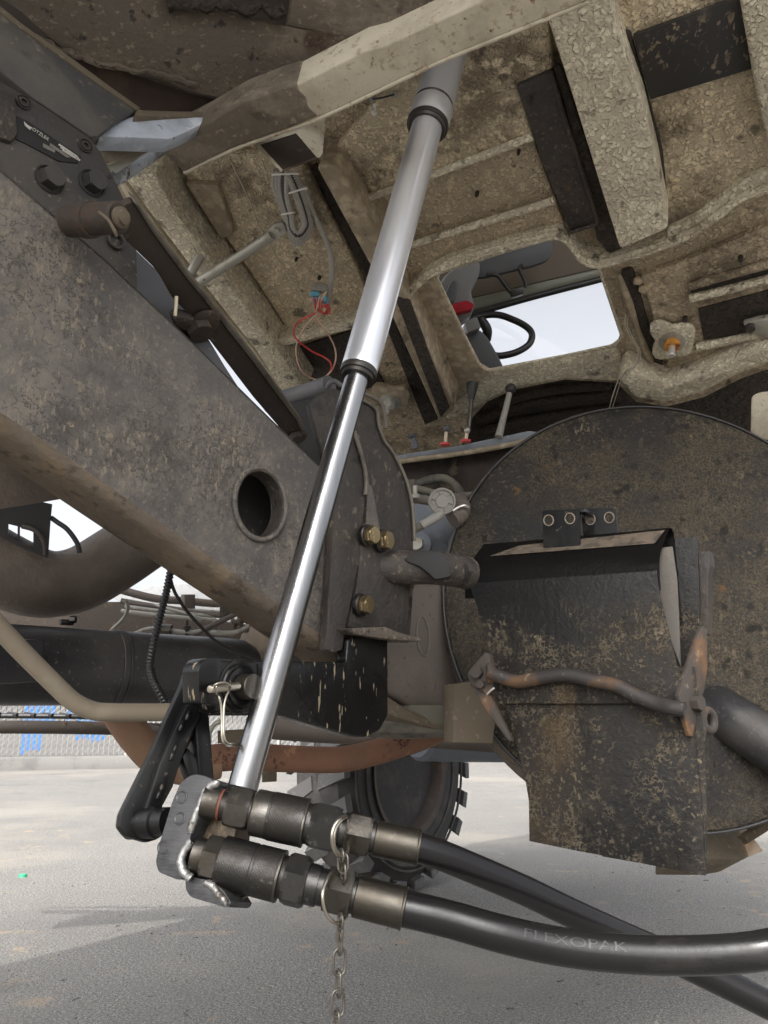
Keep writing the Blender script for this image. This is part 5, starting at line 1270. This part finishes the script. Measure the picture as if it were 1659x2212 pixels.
# ================================================================ COUPLERS AND HOSES
def knurl_sleeve(nm, o, ax, t0, t1, r, mat, par):
    """sleeve with a diamond knurl in the mesh itself"""
    bm = bmesh.new()
    ax, u, b = basis(ax)
    nt_ = max(8, int((t1-t0)/.00085))
    ns = 168
    rings = []
    for i in range(nt_+1):
        t = t0 + (t1-t0)*i/nt_
        row = []
        for k in range(ns):
            a = k*2*math.pi/ns
            s1 = math.sin(42*a + t*1900)
            s2 = math.sin(42*a - t*1900)
            rr = r - .0004*(1 - max(s1, -.3)*.5 - max(s2, -.3)*.5)
            row.append(bm.verts.new(o + ax*t + (u*math.cos(a)+b*math.sin(a))*rr))
        rings.append(row)
    for A_, B_ in zip(rings, rings[1:]):
        for k in range(ns): bm.faces.new((A_[k], A_[(k+1) % ns], B_[(k+1) % ns], B_[k]))
    bm.faces.new(list(reversed(rings[0])))
    bm.faces.new(rings[-1])
    return link(nm, bm, mat, par, sharp=180)
def coupler(a, b, xs, label, hexrot, path, hose_label, rfit, rh, knurls):
    A_, B_ = pt(*a), pt(*b)
    ax = (B_-A_).normalized()
    X = lambda x: (B_-A_).length*(x-a[0])/(b[0]-a[0])
    R = lambda r: r*.94/FPX
    cp_ = thing('hydraulic_coupler', label, 'coupler', A_, 'hydraulic quick couplers')
    for kind, x0, x1, r in xs:
        t0, t1_ = X(x0), X(x1)
        if kind == 'stub': lathe('port_stub', A_, ax, [(t0, R(r)), (t1_-.001, R(r)), (t1_, R(r-1))], m_steel, cp_, seg=36)
        elif kind == 'seal': lathe('bonded_seal', A_, ax, [(t0, R(r-1)), (t0+.0008, R(r)), (t1_, R(r))], M('red_brown_seal', (.16, .05, .03), .6), cp_, seg=36)
        elif kind == 'neck': lathe('neck', A_, ax, [(t0, R(r)), (t1_, R(r))], m_steel_dk, cp_, seg=36)
        elif kind == 'hex': hexnut('hex_body', A_, ax, t0, t1_, R(r)*1.1, m_steel if r < 45 else m_steel_dk, cp_, rot=hexrot, ch=.16)
        elif kind == 'nut': hexnut('hose_nut', A_, ax, t0, t1_, R(r)*1.1, m_bronze, cp_, rot=hexrot+.2, ch=.14)
        elif kind == 'sleeve': lathe('smooth_sleeve', A_, ax, [(t0, R(r-6)), (t0+.002, R(r-1)), (t0+.004, R(r)), (t1_, R(r))], m_steel, cp_, seg=48)
        elif kind == 'groove': lathe('groove', A_, ax, [(t0-.001, R(r)), (t1_+.001, R(r))], m_steel_dk, cp_, seg=48)
        elif kind == 'knurl': knurl_sleeve('knurled_sleeve', A_, ax, t0, t1_, R(r), m_steel_dk, cp_)
        elif kind == 'lip': lathe('sleeve_lip', A_, ax, [(t0-.0005, R(r-3)), (t0, R(r)), (t0+.0012, R(r+.6)), (t1_, R(r)), (t1_+.0006, R(r-6))], m_steel, cp_, seg=48)
        elif kind == 'ferrule':
            hs = thing('hydraulic_hose', hose_label, 'hose', A_ + ax*t0, 'hydraulic hoses')
            lathe('ferrule', A_, ax, [(t0, R(r-3)), (t0+.001, R(r-.5)), (t0+.003, R(r)), (t1_-.003, R(r)), (t1_-.0015, R(r+1.6)), (t1_, R(r+1.6)), (t1_+.0006, R(r)), (t1_+.0008, R(rh))], m_bronze, hs, seg=44)
    P = [A_ + ax*X(b[0]-14), B_] + [pt(*p) for p in path]
    Q = catmull(P, 12)
    bm = bmesh.new()
    sweep(bm, Q, R(rh), 28)
    ho = link('hose_tube', bm, m_hose, hs, sharp=80)
    return cp_, hs, ho, Q, R(rh), A_, ax, X, R
u_ = coupler((452, 1733, .955), (905, 1831, .935),
    [('stub', 440, 475, 34), ('seal', 475, 481, 33), ('neck', 481, 494, 31), ('hex', 493, 543, 41), ('neck', 540, 552, 36), ('sleeve', 548, 586, 49), ('groove', 585, 590, 49.5), ('knurl', 589, 660, 51), ('lip', 660, 664, 51), ('neck', 664, 676, 42), ('hex', 674, 735, 45.5), ('neck', 735, 750, 36), ('neck', 742, 748, 39), ('nut', 749, 803, 41), ('neck', 803, 814, 33), ('ferrule', 811, 905, 37)],
    'upper gunmetal hydraulic quick coupler with one knurled sleeve', .25,
    [(960, 1850, .94), (1030, 1879, .95), (1130, 1922, .965), (1230, 1970, .975), (1340, 2020, .985), (1450, 2068, .99), (1554, 2118, .985), (1660, 2170, .975), (1800, 2240, .96)],
    'upper black rubber hydraulic hose passing behind the other hose', 37, 31.5, None)
l_ = coupler((432, 1848, .935), (873, 1962, .905),
    [('stub', 420, 443, 36), ('neck', 441, 446, 33), ('hex', 444, 482, 44), ('knurl', 480, 550, 52.5), ('groove', 549, 557, 51), ('knurl', 556, 606, 52.5), ('lip', 606, 611, 52.5), ('neck', 611, 624, 43), ('hex', 621, 668, 49), ('neck', 667, 692, 41), ('neck', 691, 712, 37), ('nut', 709, 764, 46), ('neck', 763, 774, 36), ('ferrule', 771, 873, 41.5)],
    'lower gunmetal hydraulic quick coupler with twin knurled sleeve', .1,
    [(925, 1974, .90), (985, 1989, .895), (1080, 2016, .885), (1180, 2039, .88), (1280, 2054, .875), (1380, 2062, .87), (1480, 2064, .865), (1580, 2060, .86), (1662, 2050, .855), (1800, 2022, .84)],
    'lower black rubber hydraulic hose crossing in front with embossed letters', 41, 36, None)
# embossed lettering along the lower hose
Q, rh_ = l_[3], l_[4]
cu = bpy.data.curves.new('txt', 'FONT')
cu.body = 'FLEXOPAK'
to = bpy.data.objects.new('txt', cu)
C.objects.link(to)
me = bpy.data.meshes.new_from_object(to.evaluated_get(bpy.context.evaluated_depsgraph_get()))
bpy.data.objects.remove(to)
cum = [0]
for a, b in zip(Q, Q[1:]): cum.append(cum[-1] + (b-a).length)
i0 = min(range(len(Q)), key=lambda i: abs(829.5 + (Q[i]-CAM).dot(RT)/(Q[i]-CAM).dot(FW)*FPX - 1125))
bm = bmesh.new()
bm.from_mesh(me)
bmesh.ops.subdivide_edges(bm, edges=bm.edges[:], cuts=1)
mx_ = max(v.co.x for v in bm.verts)
for v in bm.verts:
    s = cum[i0] + v.co.x/mx_*.115
    k = max(j for j in range(len(cum)-1) if cum[j] <= s)
    p = Q[k].lerp(Q[k+1], (s-cum[k])/(cum[k+1]-cum[k]))
    tg = (Q[k+1]-Q[k]).normalized()
    vw = (CAM-p).normalized()
    vw = (vw - tg*vw.dot(tg)).normalized()
    upv = vw.cross(tg)
    if upv.z < 0: upv = -upv
    an = .30 + v.co.y*.014/rh_ - .2
    v.co = p + (vw*math.cos(an) + upv*math.sin(an))*(rh_ + .00025)
link('embossed_letters', bm, M('hose_lettering', (.0135, .0128, .0126), .42), l_[1])
# rings, chains
ringu = thing('split_ring', 'steel split ring round the upper coupler with one chain link', 'ring', pt(735, 1830, .92), 'split rings')
tube('ring_wire', [(745, 1763, .93), (735, 1768, .895), (722, 1785, .885), (717, 1810, .88), (721, 1835, .885), (732, 1848, .895), (744, 1848, .91), (752, 1836, .93), (757, 1808, .965), (756, 1780, .97), (752, 1766, .955)], .0021, m_wire, ringu, seg=10, n=6, closed=True)
tube('ring_wire', [(748, 1765, .932), (739, 1770, .9), (726, 1788, .89), (721, 1812, .884), (725, 1836, .889), (735, 1845, .898), (746, 1845, .912), (755, 1834, .932), (760, 1808, .965), (759, 1780, .97), (755, 1767, .955)], .0019, m_wire, ringu, seg=10, n=6, closed=True)
ringl = thing('split_ring', 'steel split ring round the lower coupler holding the hanging chain', 'ring', pt(725, 1940, .9), 'split rings')
tube('ring_wire', [(722, 1884, .92), (710, 1894, .885), (700, 1915, .87), (697, 1938, .862), (701, 1964, .862), (712, 1985, .868), (727, 1994, .88), (742, 1988, .9), (752, 1972, .93), (755, 1935, .96), (748, 1900, .955), (735, 1884, .94)], .0019, m_wire, ringl, seg=10, n=6, closed=True)
def link_mesh(bm, c, wdir, ln_, wd, r):
    up_ = V((0, 0, 1))
    P = []
    n_ = 10
    for i in range(n_): 
        a = math.pi*i/(n_-1)
        P.append(c + up_*(ln_/2-wd/2 + math.sin(a)*wd/2) + wdir*math.cos(a)*wd/2)
    for i in range(n_):
        a = math.pi + math.pi*i/(n_-1)
        P.append(c + up_*(-(ln_/2-wd/2) + math.sin(a)*wd/2) + wdir*math.cos(a)*wd/2)
    sweep(bm, P, r, 9, closed=True)
chain = thing('hanging_chain', 'dull steel chain hanging from the lower split ring', 'chain', pt(735, 1990, .885))
cz = [(736, 1990), (735, 2012), (733, 2038), (733, 2078), (731, 2124), (730, 2167), (728, 2211), (727, 2255)]
dch = .885
fine = V((.92, .39, 0))
edge = V((-.39, .92, 0))
for i, (x, y) in enumerate(cz):
    op = i % 2 == 1
    c = pt(x, y, dch)
    L_ = .0275
    if i == 0: L_ = .016
    if i == 1: L_, op = .02, False
    if i == 2: continue
    bm = bmesh.new()
    link_mesh(bm, c, (fine if (i in (3, 5, 7)) else edge), L_, .0138, .0016)
    link('chain_link', bm, m_chainm, chain, sharp=80)
bm = bmesh.new()
link_mesh(bm, pt(733, 2036, dch), edge, .024, .0138, .0016)
link('chain_link', bm, m_chainm, chain, sharp=80)
ul = thing('chain_end', 'short piece of chain dangling from the upper split ring', 'chain', pt(741, 1862, .9))
for (x, y, wv, L_, W_) in ((738, 1848, edge, .014, .012), (741, 1864, V((.8, -.6, 0)), .022, .0145), (742, 1884, edge, .02, .013)):
    bm = bmesh.new()
    link_mesh(bm, pt(x, y, .9), wv, L_, W_, .0015)
    link('chain_link', bm, m_chainm, ul, sharp=80)
tag(tube('wire_loop', [(496, 1918, .93), (494, 1934, .92), (500, 1946, .91), (516, 1942, .92), (545, 1926, .94), (560, 1914, .95)], .0025, m_steel, None, seg=10, n=8), 'bent wire loop poking out under the lower coupler', 'wire loop')

# ================================================================ GROUND LITTER
def gnd(x, y):
    r = ray(x, y)
    return CAM + r*(-CAM.z/r.z)
cap = thing('bottle_cap', 'green plastic bottle cap lying on the asphalt at the left', 'bottle cap', gnd(49, 1894))
lathe('cap_body', gnd(49, 1894), V((0, 0, 1)), [(0, .020), (.010, .019), (.013, .017), (.014, .004)], m_green, cap, seg=18)
tag(lathe('cap_tab', gnd(58, 1895), V((0, 0, 1)), [(0, .012), (.004, .011)], m_green, cap, seg=10), '', '') if False else None
bm = bmesh.new()
for i in range(420):
    x, y = random.uniform(-50, 1700), random.uniform(1840, 2230)
    p = gnd(x, y)
    r = random.choice((.002, .002, .003, .003, .004, .005))
    m3 = Matrix.Translation(p + V((0, 0, r*.3))) @ Matrix.Rotation(random.uniform(0, 6), 4, 'Z') @ Matrix.Diagonal((random.uniform(.7, 1.6), random.uniform(.7, 1.2), random.uniform(.4, .8), 1))
    bmesh.ops.create_icosphere(bm, subdivisions=1, radius=r, matrix=m3)
for i in range(22):
    p = gnd(random.uniform(0, 1650), random.uniform(1900, 2200)) + V((0, 0, .003))
    a = random.uniform(0, 6.3)
    sweep(bm, [p, p + V((math.cos(a), math.sin(a), .1))*.012, p + V((math.cos(a+.4), math.sin(a+.4), 0))*.026], .0016, 5)
gr = link('grit', bm, M('grit_stone', (.24, .22, .19), .9, layers=[(3, .5, .55, (.09, .08, .07)), (5, .6, .65, (.45, .43, .4))]), None)
gr['kind'] = 'stuff'
